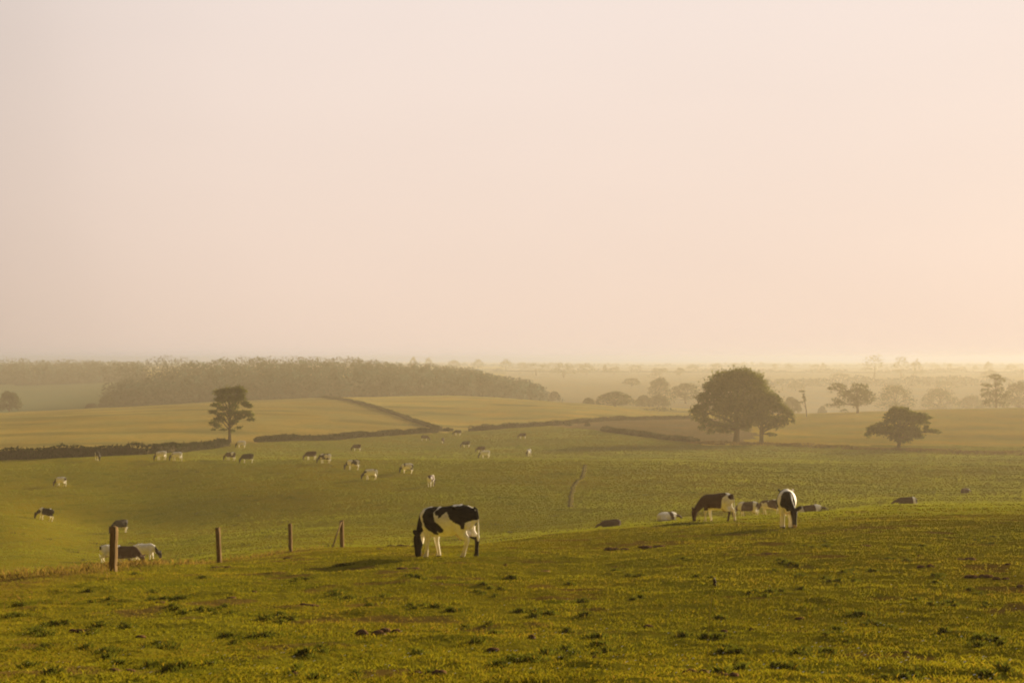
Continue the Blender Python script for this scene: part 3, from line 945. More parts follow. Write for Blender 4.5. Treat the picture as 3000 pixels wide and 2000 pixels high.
for px, D, w, h, lab in [(1312, 438, 44, 13, 'small rounded bush closing the corner of the diagonal hedge'), (1662, 478, 26, 15, 'round dark bush at the foot of the straight hedge, larger one'), (1721, 470, 18, 13, 'round dark bush at the foot of the straight hedge, smaller one'), (1930, 700, 130, 15, 'long low dark thicket on the hump beyond the golden hill')]:
    make_tree('bush', lab, px, D, dome(w, h, int(px), 0.0, n=7), trunk_px=1.2, leaves=420, leaf=0.26 if D < 500 else 0.4, tint='hedge', cat='bush', seed=int(px), limb=False)


# ------------------------------------------------------------------ cows
def cow_shape(pose, voxel, swing=(0, 0, 0, 0), tail=0.0, turn=0.0, reach=1.0, name='cow_base'):
    """one continuous body; +x is the head end, +y the left side. Returns vertices and faces"""
    mb = MB()
    if pose == 'graze':
        S = [(-0.86, 1.27, 1.06, .10), (-0.80, 1.36, .94, .19), (-0.66, 1.42, .80, .255), (-0.50, 1.445, .72, .285), (-0.30, 1.44, .645, .30), (-0.05, 1.40, .575, .345), (0.20, 1.385, .57, .345), (0.40, 1.395, .60, .30), (0.56, 1.39, .64, .255), (0.68, 1.33, .70, .205), (0.78, 1.20, .78, .15)]
        lift = 0.0
    else:
        S = [(-0.90, .62, .10, .12), (-0.82, .72, .05, .24), (-0.66, .82, .0, .33), (-0.45, .87, .0, .38), (-0.2, .87, .0, .42), (0.05, .85, .0, .44), (0.28, .85, .0, .40), (0.48, .86, .0, .34), (0.62, .84, .03, .28), (0.74, .76, .10, .20), (0.82, .64, .22, .12)]
    pts = [(x, 0, (a + b) / 2) for x, a, b, w in S]
    rad = [(w, (a - b) / 2) for x, a, b, w in S]
    mb.tube(pts, rad, 20)
    if pose == 'graze':
        c, s_ = math.cos(turn), math.sin(turn)

        def T(p, piv=(0.62, 0)):       # the neck swings sideways
            x, y, z = p
            if x > piv[0]:
                x = piv[0] + (x - piv[0]) * reach if x < 1.24 else piv[0] + (1.24 - piv[0]) * reach + (x - 1.24)
            k = min(1.0, max(0.0, (x - piv[0]) / 0.35))
            ang = turn * k
            dx = x - piv[0]
            return (piv[0] + dx * math.cos(ang) - y * math.sin(ang), dx * math.sin(ang) + y * math.cos(ang), z)
        neck = [(0.52, 0, 1.10), (0.70, 0, 1.03), (0.88, 0, .89), (1.02, 0, .75), (1.13, 0, .64), (1.20, 0, .56)]
        mb.tube([T(p) for p in neck], [(.20, .28), (.16, .26), (.125, .205), (.105, .175), (.10, .155), (.08, .11)], 14)
        head = [(1.16, 0, .685), (1.205, 0, .635), (1.245, 0, .53), (1.265, 0, .40), (1.285, 0, .26), (1.29, 0, .16), (1.29, 0, .09), (1.275, 0, .03)]
        mb.tube([T(p) for p in head], [(.07, .06), (.115, .115), (.125, .16), (.10, .145), (.078, .108), (.08, .098), (.085, .095), (.06, .055)], 14)
        for sd in (-1, 1):
            mb.tube([T((1.20, sd * .06, .62)), T((1.23, sd * .15, .68)), T((1.25, sd * .235, .735)), T((1.255, sd * .30, .765))], [(.04, .05), (.045, .08), (.042, .075), (.022, .035)], 8)
            # fore leg
            dx = swing[0 if sd > 0 else 1]
            leg = [(0.50, .17, 1.02), (0.52, .185, .86), (0.48, .17, .68), (0.51, .155, .44), (0.505, .15, .37), (0.49, .15, .18), (0.49, .15, .10), (0.51, .15, .045), (0.535, .15, 0.0)]
            lr = [(.10, .19), (.11, .17), (.085, .115), (.062, .068), (.058, .062), (.044, .05), (.052, .056), (.058, .068), (.062, .078)]
            mb.tube([(x + dx * (1 - min(1, z / 0.95)), sd * y, z) for x, y, z in leg], lr, 10)
            # hind leg
            dx = swing[2 if sd > 0 else 3]
            leg = [(-0.56, .17, 1.10), (-0.52, .20, .92), (-0.50, .19, .76), (-0.58, .165, .62), (-0.70, .155, .52), (-0.705, .15, .44), (-0.66, .15, .26), (-0.635, .15, .12), (-0.61, .15, .05), (-0.585, .15, 0.0)]
            lr = [(.14, .24), (.145, .24), (.115, .185), (.085, .13), (.058, .084), (.055, .07), (.045, .054), (.052, .058), (.058, .068), (.062, .078)]
            mb.tube([(x + dx * (1 - min(1, z / 1.0)), sd * y, z) for x, y, z in leg], lr, 10)
        mb.ellipsoid((-0.44, 0, .64), (.22, .15, .15), 12, 8)                      # udder
        mb.tube([(-.36, .05, .53), (-.36, .05, .455)], [.02, .014], 6)
        mb.tube([(-.47, -.05, .53), (-.47, -.05, .455)], [.02, .014], 6)
        mb.tube([(-.80, 0, 1.36), (-.885, 0, 1.30), (-.915, tail * .2, 1.10), (-.905, tail * .6, .85), (-.90, tail, .66), (-.895, tail, .55), (-.89, tail, .44)], [.035, .03, .026, .024, .03, .042, .015], 7)
        mb.ellipsoid((-.30, .25, 1.38), (.06, .05, .05), 8, 6)                     # hip bones
        mb.ellipsoid((-.30, -.25, 1.38), (.06, .05, .05), 8, 6)
        mb.tube([(.66, 0, .82), (.60, 0, .66), (.42, 0, .60)], [(.05, .10), (.06, .10), (.05, .06)], 8)   # brisket
    else:
        up = pose == 'lie_up'
        neck = [(0.55, 0, .60), (0.74, 0, .70), (0.90, .02, .82), (1.0, .03, .92)] if up else [(0.55, 0, .58), (0.76, 0, .56), (0.94, .04, .50), (1.06, .06, .44)]
        mb.tube(neck, [(.22, .26), (.16, .22), (.12, .16), (.10, .12)], 14)
        hx, hy, hz = neck[-1]
        head = [(hx - .04, hy, hz + .03), (hx + .06, hy, hz + .04), (hx + .17, hy, hz - .0), (hx + .30, hy, hz - .09), (hx + .42, hy, hz - .17), (hx + .47, hy, hz - .20)]
        mb.tube(head, [(.07, .08), (.11, .12), (.11, .125), (.08, .10), (.072, .08), (.05, .05)], 14)
        for sd in (-1, 1):
            mb.tube([(hx, hy + sd * .08, hz + .06), (hx - .02, hy + sd * .17, hz + .08), (hx - .03, hy + sd * .27, hz + .06)], [(.03, .035), (.03, .06), (.014, .02)], 8)
            mb.ellipsoid((-.48, sd * .30, .28), (.36, .16, .27), 12, 8)           # folded thigh
            mb.tube([(-.25, sd * .40, .18), (-.05, sd * .44, .08), (-.40, sd * .42, .05), (-.52, sd * .40, .045)], [.10, .06, .05, .055], 8)
            mb.ellipsoid((.48, sd * .22, .38), (.20, .13, .28), 12, 8)
            mb.tube([(.55, sd * .24, .20), (.74, sd * .24, .10), (.80, sd * .24, .07), (.58, sd * .28, .045), (.46, sd * .28, .04)], [.09, .065, .055, .045, .05], 8)
        mb.tube([(-.86, 0, .60), (-.95, .05, .40), (-.98, .12, .15), (-.98, .25, .05), (-.95, .38, .04)], [.035, .03, .026, .03, .03], 7)
    tmp = mb.build(name, M_COAT)
    md = tmp.modifiers.new('r', 'REMESH')
    md.mode = 'VOXEL'
    md.voxel_size = voxel
    md.use_smooth_shade = True
    sm = tmp.modifiers.new('s', 'SMOOTH')
    sm.factor = 0.5
    sm.iterations = 3 if voxel < 0.03 else 1
    dg = bpy.context.evaluated_depsgraph_get()
    ev = tmp.evaluated_get(dg)
    me = ev.to_mesh()
    n = len(me.vertices)
    v = np.empty(n * 3, np.float32)
    me.vertices.foreach_get('co', v)
    v = v.reshape(-1, 3).astype(float)
    tot = np.empty(len(me.polygons), np.int32)
    me.polygons.foreach_get('loop_total', tot)
    idx = np.empty(len(me.loops), np.int32)
    me.loops.foreach_get('vertex_index', idx)
    quads = idx.reshape(-1, 4) if (tot == 4).all() else None
    if quads is None:
        st = np.concatenate([[0], np.cumsum(tot)[:-1]])
        quads = np.concatenate([idx[st[tot == 4][:, None] + np.arange(4)]])
    ev.to_mesh_clear()
    old = tmp.data
    bpy.data.objects.remove(tmp)
    bpy.data.meshes.remove(old)
    return v, quads


def in_poly(x, z, poly):
    inside = np.zeros(len(x), bool)
    n = len(poly)
    for i in range(n):
        x0, z0 = poly[i]
        x1, z1 = poly[(i + 1) % n]
        cond = ((z0 > z) != (z1 > z)) & (x < (x1 - x0) * (z - z0) / (z1 - z0 + 1e-12) + x0)
        inside ^= cond
    return inside


BLACK = np.array([0.012, 0.008, 0.006])
BROWN = np.array([0.052, 0.020, 0.011])
WHITE = np.array([0.80, 0.76, 0.68])
SHAPES = {}


def coat(v, spec, pose):
    x, y, z = v.T
    sd = spec.get('seed', 1)
    dark_c = BROWN if spec.get('brown') else BLACK
    wx_ = x + 0.03 * fbm(x * 7, y * 7, z * 7, 2, sd)
    wz_ = z + 0.03 * fbm(x * 7 + 9, y * 7, z * 7, 2, sd + 5)
    if 'polys' in spec:
        d = np.zeros(len(v), bool)
        for side, poly in spec['polys']:
            hit = in_poly(wx_, wz_, poly)
            if side:
                hit &= (y * side > -0.02)
            d |= hit
    else:
        k = spec.get('dark', 0.5)
        f = fbm(x * 2.1 + sd * 3.1, y * 1.5 + 7, z * 1.9, 2, sd)
        d = f > (0.42 - k) * 1.1
    leg = (z < 0.60) & (x < 0.95) if pose == 'graze' else (z < 0.12)
    if spec.get('white_legs', True):
        d &= ~leg
    if spec.get('belly', False):
        d &= ~((z < 0.74) & (np.abs(x) < 0.5))
    headx = (x > spec.get('headx', 0.86) + 0.06 * fbm(y * 5, z * 5, x, 2, sd)) if pose == 'graze' else (x > 0.92)
    if spec.get('head', 1) == 1:
        d |= headx
    elif spec.get('head') == 0:
        d &= ~headx
    if 'leg_dark' in spec:
        for (sx, sy, zmax) in spec['leg_dark']:
            d |= (np.sign(x) == sx) & (np.sign(y) == sy) & (z < zmax) & (x < .9)
    c = np.where(d[:, None], dark_c, WHITE * spec.get('whiteness', 1.0))
    dirt = smooth(0.55, 0.05, z)[:, None] * 0.35
    c = c * (1 - dirt) + c * np.array([0.75, 0.62, 0.45]) * dirt
    ud = (np.hypot(x + 0.44, (z - .58) * 1.4) < 0.21) & (np.abs(y) < .17) & (z < .66) & (pose == 'graze')
    c = np.where((ud & ~d)[:, None], np.array([0.58, 0.46, 0.37]), c)
    if pose == 'graze':
        hoof = (z < 0.055) & (x < 0.95)
        c = np.where(hoof[:, None], np.array([0.05, 0.035, 0.025]), c)
        if spec.get('muzzle'):
            c = np.where(((x > 1.1) & (z < 0.13))[:, None], np.array([0.35, 0.24, 0.18]), c)
        if spec.get('star'):
            c = np.where(((x > 1.25) & (np.abs(y - spec.get('stary', 0)) < .05) & (z > .46) & (z < .60))[:, None], WHITE, c)
    return c


def cow(label, px, D, yaw, pose='graze', spec=None, scale=1.0, voxel=0.05, swing=(0.10, -0.06, 0.05, -0.12), tail=0.03, turn=0.0, reach=1.0, group='grazing dairy herd', name='cow', sink=0.02, at=None):
    """yaw in degrees: 180 looks left across the picture, 0 right, -90 towards the camera, 90 away"""
    spec = spec or {}
    key = (pose, voxel, swing, tail, turn, reach)
    if key not in SHAPES:
        SHAPES[key] = cow_shape(pose, voxel, swing, tail, turn, reach)
    v, q = SHAPES[key]
    c = coat(v, spec, pose)
    X, Y, Z = at_px(px, D) if at is None else at
    a = math.radians(yaw)
    # stand on the slope: fit the feet to the ground fore and aft
    f = 0.55 * scale
    zf = gz(X + math.cos(a) * f, Y + math.sin(a) * f)
    zb = gz(X - math.cos(a) * f, Y - math.sin(a) * f)
    o = mesh_np(name, v * scale, q, M_COAT, None, (X, Y, (zf + zb) / 2 - sink), c, True)
    o.rotation_euler = (0, -math.atan2(zf - zb, 2 * f), a)
    tag(o, label, 'cow', group)
    return o


def zp(pts):    # places read off an enlarged picture of the nearest cow -> side view metres
    return [(-0.80 + (1600 - x) / 735.0, (1372 - y) / 815.0) for x, y in pts]


MAIN = {'polys': [(1, zp([(1700, 200), (1430, 205), (1180, 235), (1100, 300), (1130, 450), (1220, 570), (1330, 610), (1400, 640), (1410, 720), (1470, 725), (1490, 600), (1560, 560), (1700, 520)])),
                  (1, zp([(1150, 170), (990, 170), (900, 240), (820, 350), (830, 400), (900, 430), (910, 480), (980, 460), (1020, 390), (1100, 330), (1180, 240)])),
                  (1, zp([(740, 235), (830, 205), (840, 300), (800, 360), (790, 420), (850, 540), (950, 620), (1000, 720), (980, 790), (900, 790), (860, 750), (880, 820), (830, 850), (760, 830), (640, 700), (540, 560), (525, 430), (560, 300), (650, 250)])),
                  (0, [(.80, 1.35), (.79, 1.15), (.66, .92), (.70, .78), (.84, .60), (.84, .0), (1.6, 0), (1.6, 1.35)]),
                  (-1, [(-.9, 1.3), (-.3, 1.4), (-.1, 1.0), (-.5, .8), (-.9, .9)]), (-1, [(.1, 1.38), (.5, 1.36), (.6, .9), (.2, .7), (0, 1.0)])],
        'leg_dark': [(-1, -1, 0.56)], 'seed': 3, 'headx': 0.80}
cow('large black and white cow grazing alone, the whole animal in side view', 1318, 40.5, 156, spec=MAIN, voxel=0.017, swing=(0.16, -0.10, 0.16, -0.12), tail=0.03, scale=1.05, reach=0.47)

BR = {'brown': True, 'head': 1, 'seed': 5, 'white_legs': True,
      'polys': [(0, [(-.62, 1.36), (-.50, 1.46), (0, 1.5), (.9, 1.4), (1.6, .9), (1.5, 0), (.85, .0), (.72, .42), (.46, .42), (.42, .70), (0, .70), (-.28, .66), (-.34, .9), (-.42, 1.2)]), (0, [(-1, 1.36), (-.78, 1.38), (-.66, 1.26), (-.78, 1.10), (-1, 1.1)])],
      'leg_dark': [(-1, 1, 0.52)]}
cow('dark brown cow with white flank and belly, grazing with its neck stretched low', 2104, 71, 150, spec=BR, voxel=0.026, swing=(0.18, -0.06, 0.05, -0.20), tail=-0.03)
cow('dark cow with white rump, its head hidden behind the brown cow', 2192, 121, 160, spec={'seed': 8, 'brown': True, 'polys': [(0, [(-.45, 1.5), (.2, 1.5), (.45, 1.2), (.6, .6), (-.1, .55), (-.45, .7), (-.5, 1.0)]), (0, [(-1, 1.35), (-.82, 1.35), (-.7, 1.0), (-1, .8)])]}, voxel=0.04, sink=0.12)
cow('small pale-patched brown cow grazing next to the cow that faces us', 2256, 125, 158, spec={'seed': 13, 'brown': True, 'dark': 0.5, 'whiteness': 0.9}, voxel=0.04, scale=0.97, sink=0.06)
FRONT = {'seed': 17, 'head': 1, 'star': True, 'polys': [(0, [(.60, 1.30), (.60, .60), (1.7, 0), (1.7, 1.4), (.70, 1.32)]), (-1, [(-.9, 1.5), (-.2, 1.5), (.2, 1.2), (.1, .7), (-.9, .8)])], 'muzzle': True}
cow('black-headed cow with white shoulders grazing straight towards the viewer', 2304, 53.5, -97, spec=FRONT, voxel=0.02, swing=(0.05, -0.04, 0.0, -0.1), turn=0.34, reach=0.85, scale=1.04)
cow('cow lying low behind the crest, only its white-banded back showing', 2372, 108, 8, 'lie', {'seed': 19, 'brown': True, 'polys': [(0, [(-.55, 1.2), (.42, 1.2), (.42, 0), (-.55, 0)])], 'head': 1}, voxel=0.035, group='cows lying down', sink=0.2)
cow('all-dark cow lying like a loaf on the crest of the slope', 1790, 112, 185, 'lie', {'seed': 23, 'brown': True, 'dark': 2.0, 'head': 1}, voxel=0.035, group='cows lying down', scale=0.84, sink=0.16)
cow('white cow with a brown shoulder patch, lying on the slope', 1954, 118, 22, 'lie', {'seed': 29, 'brown': True, 'polys': [(0, [(-.05, 1.2), (.35, 1.2), (.62, .0), (.35, 0), (.15, .4)])], 'head': 1}, voxel=0.035, group='cows lying down', scale=0.94, sink=0.12)
cow('dark brown cow with white tail-end lying alone in the hazy grass', 2656, 131, 178, 'lie', {'seed': 31, 'brown': True, 'polys': [(0, [(-.55, 1.2), (1, 1.2), (1, 0), (-.5, .12)]), (0, [(-1.1, 1.2), (-.75, .9), (-.8, .3), (-1.1, .3)])], 'head': 1}, voxel=0.035, group='cows lying down', scale=0.95, sink=0.1)
cow('small brown calf lying far off in the hazy right pasture', 2826, 168, 28, 'lie', {'seed': 37, 'brown': True, 'dark': 2.0, 'white_legs': False}, voxel=0.05, group='cows lying down', scale=0.66)

cow('dark brown cow half hidden by the thick fence post, its back rimmed with light', 378, 101, -24, spec={'seed': 41, 'brown': True, 'dark': 2.0, 'polys': [(0, [(-1, 1.6), (1.7, 1.6), (1.7, 0), (-1, 0)])]}, voxel=0.03, scale=1.06, sink=0.05)
cow('white cow with a black face grazing below the thick fence post', 428, 107, -14, spec={'seed': 43, 'polys': [(0, [(.92, 1.2), (1.7, 1.2), (1.7, 0), (1.0, 0)])], 'head': 2}, voxel=0.035, sink=0.2)
cow('white cow with dark hindquarters standing directly behind the thick fence post', 330, 106, 6, spec={'seed': 47, 'polys': [(0, [(-1, 1.40), (-.78, 1.34), (-.72, 1.1), (-1, 1.0)]), (0, [(.62, 1.5), (.9, 1.4), (.8, 1.0), (.6, 1.2)])], 'head': 1}, voxel=0.035, sink=0.1)
cow('black cow with white legs just above the top of the thick fence post', 354, 152, -128, spec={'seed': 53, 'dark': 2.0}, voxel=0.04, turn=-0.2)
cow('black cow with white shoulder and tail patches, alone in the dark hollow', 134, 157, 168, spec={'seed': 59, 'polys': [(0, [(-1, 1.28), (-.72, 1.40), (-.42, 1.40), (-.40, 1.5), (.42, 1.5), (.40, .66), (-.9, .62), (-1, .8)]), (0, [(.50, 1.05), (.8, 1.15), (1.7, .9), (1.5, 0), (.62, .5)])]}, voxel=0.04)
cow('white cow with dark neck grazing in the open above the dark hollow', 180, 208, 160, spec={'seed': 61, 'brown': True, 'polys': [(0, [(.72, 1.3), (1.05, .9), (1.1, .6), (.8, .6)]), (0, [(-1, 1.3), (-.75, 1.3), (-.7, 1.0), (-1, .9)])], 'head': 1}, swing=(0.1, -0.05, 0.05, -0.1))

MIDS = [
    (287, 246, -60, 67, 0.55, False, 1.0, 'dark cow with white marks standing against the long thick hedge'),
    (474, 246, 165, 68, -0.35, False, 1.0, 'nearly white cow grazing beside the hedge gap'),
    (519, 241, 162, 69, -0.05, False, 1.0, 'white cow with a black neck, next to the nearly white one'),
    (676, 242, 160, 71, 0.65, True, 0.95, 'small dark cow with a white rump, behind the all-black one'),
    (727, 234, 172, 73, 2.0, False, 1.0, 'all-black cow with pale legs grazing below the lone tree'),
    (708, 318, 160, 79, 0.15, False, 1.05, 'patchy white cow in the hedge gap beside the lone tree trunk'),
    (912, 238, 172, 83, 2.0, True, 0.95, 'plain brown cow grazing nose to tail with a black and white one'),
    (953, 226, 165, 89, 0.45, False, 1.0, 'black and white cow just ahead of the plain brown cow, white-shouldered'),
    (1036, 211, 165, 97, 0.42, False, 1.0, 'black-headed white-shouldered cow grazing alone mid-pasture'),
    (1087, 192, 172, 101, 0.02, False, 0.92, 'pale cow with grey blotches, lower on the slope than its neighbours'),
    (1194, 203, 150, 103, 0.38, False, 0.95, 'cow with black ribs and a broad white band behind them'),
    (1263, 183, 76, 107, 0.35, True, 0.98, 'brown and white cow seen from behind, lit along its back'),
    (1046, 318, 160, 109, 2.0, True, 1.0, 'brown cow grazing under the long low hedge, upper left of the herd'),
    (1244, 385, 12, 113, 2.0, True, 1.0, 'brown cow facing right towards the corner of the hedges'),
    (1298, 372, -80, 127, 2.0, True, 0.95, 'dark cow seen end-on below the hedge corner'),
    (1341, 414, 168, 131, 2.0, False, 1.05, 'dark cow grazing right in the gap between the two low hedges'),
    (1366, 352, 172, 137, 2.0, False, 1.0, 'dark cow with pale legs below the gap in the hedges'),
    (1410, 318, 170, 139, 2.0, True, 0.9, 'brown cow standing just above a white one'),
    (1422, 272, 168, 149, -0.6, False, 0.95, 'white cow grazing on the crest below a brown one'),
    (1531, 392, 160, 151, 2.0, True, 1.0, 'lone brown cow high in the pale pasture under the straight hedge'),
    (1549, 290, -110, 157, 0.2, False, 0.95, 'dark and white cow seen end-on at the pasture crest'),
]
for px, D, yaw, sd, dk, br, sc, lab in MIDS:
    sw = [(0.10, -0.06, 0.05, -0.12), (-0.05, 0.14, -0.1, 0.08), (0.02, -0.1, 0.1, 0.0)][sd % 3]
    cow(lab, px, D, yaw, spec={'seed': sd, 'dark': dk, 'brown': br}, scale=sc * 1.1, swing=sw)


# ------------------------------------------------------------------ wire fence on the knoll
def build_fence():
    spots = [(334, 38, 1.19, 0.092, 0.5), (644, 48, 1.20, 0.075, -3.0), (853, 59, 1.16, 0.075, -2.0), (1003, 63, 1.18, 0.085, -0.8)]
    X0, Y0, Z0 = at_px(*spots[0][:2])
    root = empty('wire_fence', (X0, Y0, Z0))
    tag(root, 'old post and wire fence of four weathered wooden posts on the crest of the knoll', 'fence')
    tops, rng = [], np.random.default_rng(5)
    for k, (px, D, h, w, lean) in enumerate(spots):
        X, Y, Z = at_px(px, D)
        mb = MB()
        n = 24
        ang = np.linspace(0, 2 * math.pi, n, endpoint=False) + math.pi / 4 - 0.24
        rings = []
        zs = [-0.25, 0.0, 0.2, 0.45, 0.7, 0.95, h - 0.03, h]
        for z in zs:
            # roughly square riven timber with worn edges
            rr = w * 0.86 / np.maximum(np.abs(np.cos(ang + 0.24)), np.abs(np.sin(ang + 0.24))) ** 0.95 * (1 + 0.025 * rng.normal(size=n))
            if z == h:
                rr = rr * 0.86
            off = math.tan(math.radians(lean)) * z
            rings.append(np.column_stack([rr * np.cos(ang) + off + rng.normal() * .006, rr * np.sin(ang) + rng.normal() * .006, np.full(n, z) + (rng.normal(size=n) * .012 if z == h else 0)]))
        v = np.concatenate(rings + [[[math.tan(math.radians(lean)) * h, 0, h + 0.006]]])
        q = [(i * n + a, i * n + (a + 1) % n, (i + 1) * n + (a + 1) % n, (i + 1) * n + a) for i in range(len(zs) - 1) for a in range(n)]
        t = [((len(zs) - 1) * n + a, (len(zs) - 1) * n + (a + 1) % n, len(v) - 1) for a in range(n)]
        o = mesh_np('post', v, [np.array(q), np.array(t)], M_POST, root, (X - X0, Y - Y0, Z - Z0))
        if k == 0:
            tag(o, 'thickest post, dark on one face and lit on the other')
        tops.append((X - X0, Y - Y0, Z - Z0, h, w, lean))
    # leaning brace at the far post
    X, Y, Z = at_px(1003, 63)
    xb, yb, zb = at_px(972, 61.5)
    mb = MB()
    mb.tube([(xb - X0, yb - Y0, zb - Z0 - .1), ((xb + X) / 2 - X0, (yb + Y) / 2 - .06 - Y0, (zb + Z) / 2 + .58 - Z0), (X - X0 - .02, Y - Y0 - .12, Z - Z0 + 1.12)], [.034, .032, .028], 8)
    tag(mb.build('brace', M_POST, root), 'thin pale leaning pole propping the far post')
    # strands run on past the first post to the left
    xl, yl, zl = at_px(-250, 31)
    line = [(xl - X0, yl - Y0, zl - Z0, 1.15, .06, 0)] + tops
    for f in (0.35, 0.62, 0.9):
        pts = []
        for a, b in zip(line[:-1], line[1:]):
            for s in np.linspace(0, 1, 8, endpoint=False):
                p = np.array(a[:3]) * (1 - s) + np.array(b[:3]) * s
                h = a[3] * (1 - s) + b[3] * s
                pts.append(p + np.array([0, -a[4] - .01, h * f - 0.10 * s * (1 - s) * 2]))
        b = line[-1]
        pts.append(np.array(b[:3]) + np.array([0, -b[4] - .01, b[3] * f]))
        mb = MB()
        mb.tube(np.array(pts), [0.0011] * len(pts), 5)
        mb.build('wire', M_WIRE, root)


build_fence()


# ------------------------------------------------------------------ dung pats and clods on the near slope
def lump(rng, w, h, knobs):
    mb = MB()
    for k in range(knobs):
        x = (k / max(1, knobs - 1) - 0.5) * w * 0.75 if knobs > 1 else 0
        r = w * (0.5 / knobs + 0.14) * rng.uniform(0.8, 1.2)
        mb.ellipsoid((x, rng.uniform(-.1, .1) * w, h * rng.uniform(0.1, 0.3)), (r, r * rng.uniform(.7, 1), h * rng.uniform(.55, .8)), 10, 6)
    v = np.concatenate(mb.v)
    d = 1 + 0.32 * fbm(v[:, 0] / w * 7, v[:, 1] / w * 7, v[:, 2] / h * 2, 3, int(rng.integers(999)))
    v = v * np.column_stack([d, d, d])
    v[:, 2] = np.maximum(v[:, 2], -0.03)
    return v, np.concatenate(mb.q), np.concatenate(mb.t)


CLODS = [(1085, 1858, 60, 26, 2), (1145, 1852, 44, 16, 2), (1445, 1905, 34, 17, 1), (1558, 1874, 22, 16, 1), (1255, 1972, 76, 20, 3), (2040, 1975, 50, 20, 2), (2132, 1986, 40, 18, 2),
         (1805, 1610, 54, 12, 3), (1912, 1603, 52, 10, 2), (2262, 1621, 42, 6, 2), (1580, 1673, 40, 6, 2), (1197, 1666, 46, 6, 2), (2532, 1599, 26, 7, 1), (2826, 1641, 40, 10, 2),
         (2862, 1692, 52, 14, 2), (2930, 1697, 36, 11, 2), (2990, 1719, 30, 9, 1), (2710, 1668, 36, 10, 2), (680, 1757, 24, 9, 1), (472, 1766, 22, 8, 1), (415, 1872, 26, 12, 1), (240, 1848, 60, 18, 3),
         (358, 1968, 60, 16, 2), (904, 1778, 40, 9, 3), (652, 1660, 46, 8, 3), (855, 1633, 26, 6, 2), (1112, 1606, 20, 6, 1), (1160, 1602, 36, 7, 2), (1205, 1600, 34, 6, 2), (1480, 1655, 12, 9, 1),
         (2126, 1628, 12, 8, 1), (2692, 1632, 14, 6, 1), (862, 1980, 20, 10, 1), (745, 1730, 16, 8, 1), (2950, 1660, 16, 8, 1), (2120, 1850, 20, 10, 1), (2200, 1848, 14, 8, 1), (1900, 1832, 26, 9, 1), (2340, 1810, 18, 6, 1), (2820, 1930, 20, 10, 1), (2650, 1912, 18, 8, 1), (1740, 1922, 20, 9, 1)]
for i, (px, py, w, h, kn) in enumerate(CLODS):
    rng = np.random.default_rng(900 + i)
    X, Y, Z = near_point(px, py)
    s = Y / F
    v, q, t = lump(rng, w * s, max(0.05, h * s * 0.9), kn)
    o = mesh_np('dung_clod', v, [q, t], M_EARTH, None, (X, Y, Z - 0.01), None, True)
    if kn == 3:
        tag(o, 'long crumbly row of dark brown dung lumps lying in the short grass', 'dung', 'dung rows in the grass')
    elif kn == 2:
        tag(o, 'double lump of dark brown dung lying in the short grass', 'dung', 'double dung lumps in the grass')
    else:
        tag(o, 'single small dark brown clod lying in the short grass', 'clod', 'small clods in the grass')


# ------------------------------------------------------------------ grass
def blades(P, h, w, lean, col, rng, sun_spread=None):
    """one folded two-triangle blade per point"""
    n = len(P)
    a = rng.uniform(0, 2 * math.pi, n)
    if sun_spread is not None:       # blades turned broadside to the sun so the turf shades brighter and more evenly
        a = math.radians(52) + rng.normal(size=n) * sun_spread + math.pi * (rng.random(n) < 0.5)
    dx, dy = np.cos(a), np.sin(a)
    sx, sy = -dy * w / 2, dx * w / 2
    k = lean * h
    z = np.zeros(n)
    b0 = P + np.column_stack([sx, sy, z - 0.01])
    b1 = P + np.column_stack([-sx, -sy, z - 0.01])
    m = P + np.column_stack([dx * k * 0.35 - sx * .8, dy * k * 0.35 - sy * .8, h * 0.6])
    tip = P + np.column_stack([dx * k, dy * k, h])
    v = np.stack([b0, b1, m, tip], 1).reshape(-1, 3)
    i = np.arange(n) * 4
    t = np.concatenate([np.column_stack([i, i + 1, i + 2]), np.column_stack([i, i + 2, i + 3])])
    return v, t, np.repeat(col, 4, 0)


TUSS = [(1650, 1802, 190), (1560, 1785, 90), (1690, 1905, 170), (2065, 1868, 150), (2420, 1866, 100), (1060, 1745, 150), (1250, 1778, 180), (480, 1745, 80), (560, 1786, 100), (640, 1792, 80), (800, 1815, 110), (320, 1772, 70), (120, 1824, 140), (60, 1770, 60), (600, 1692, 50), (1440, 1732, 80), (1850, 1686, 140),
        (2510, 1686, 90), (2280, 1652, 110), (2430, 1702, 80), (2860, 1732, 90), (2720, 1698, 80), (2900, 1872, 150), (2940, 1962, 120), (2560, 1830, 90), (2120, 1908, 100), (1560, 1945, 180), (2650, 1975, 110), (2380, 1922, 110), (190, 1858, 170), (320, 1835, 120), (100, 1902, 120), (900, 1922, 100), (930, 1972, 140), (2620, 1642, 80), (2890, 1578, 70), (2060, 1690, 70), (1180, 1690, 110), (1410, 1850, 90), (700, 1870, 120), (450, 1900, 140), (300, 1905, 140), (550, 1960, 150), (2250, 1960, 140), (1850, 1750, 70), (2760, 1770, 110), (2240, 1740, 90), (1000, 1655, 60), (880, 1690, 70), (520, 1655, 40), (1500, 1690, 60), (2400, 1600, 70), (2700, 1600, 60)]


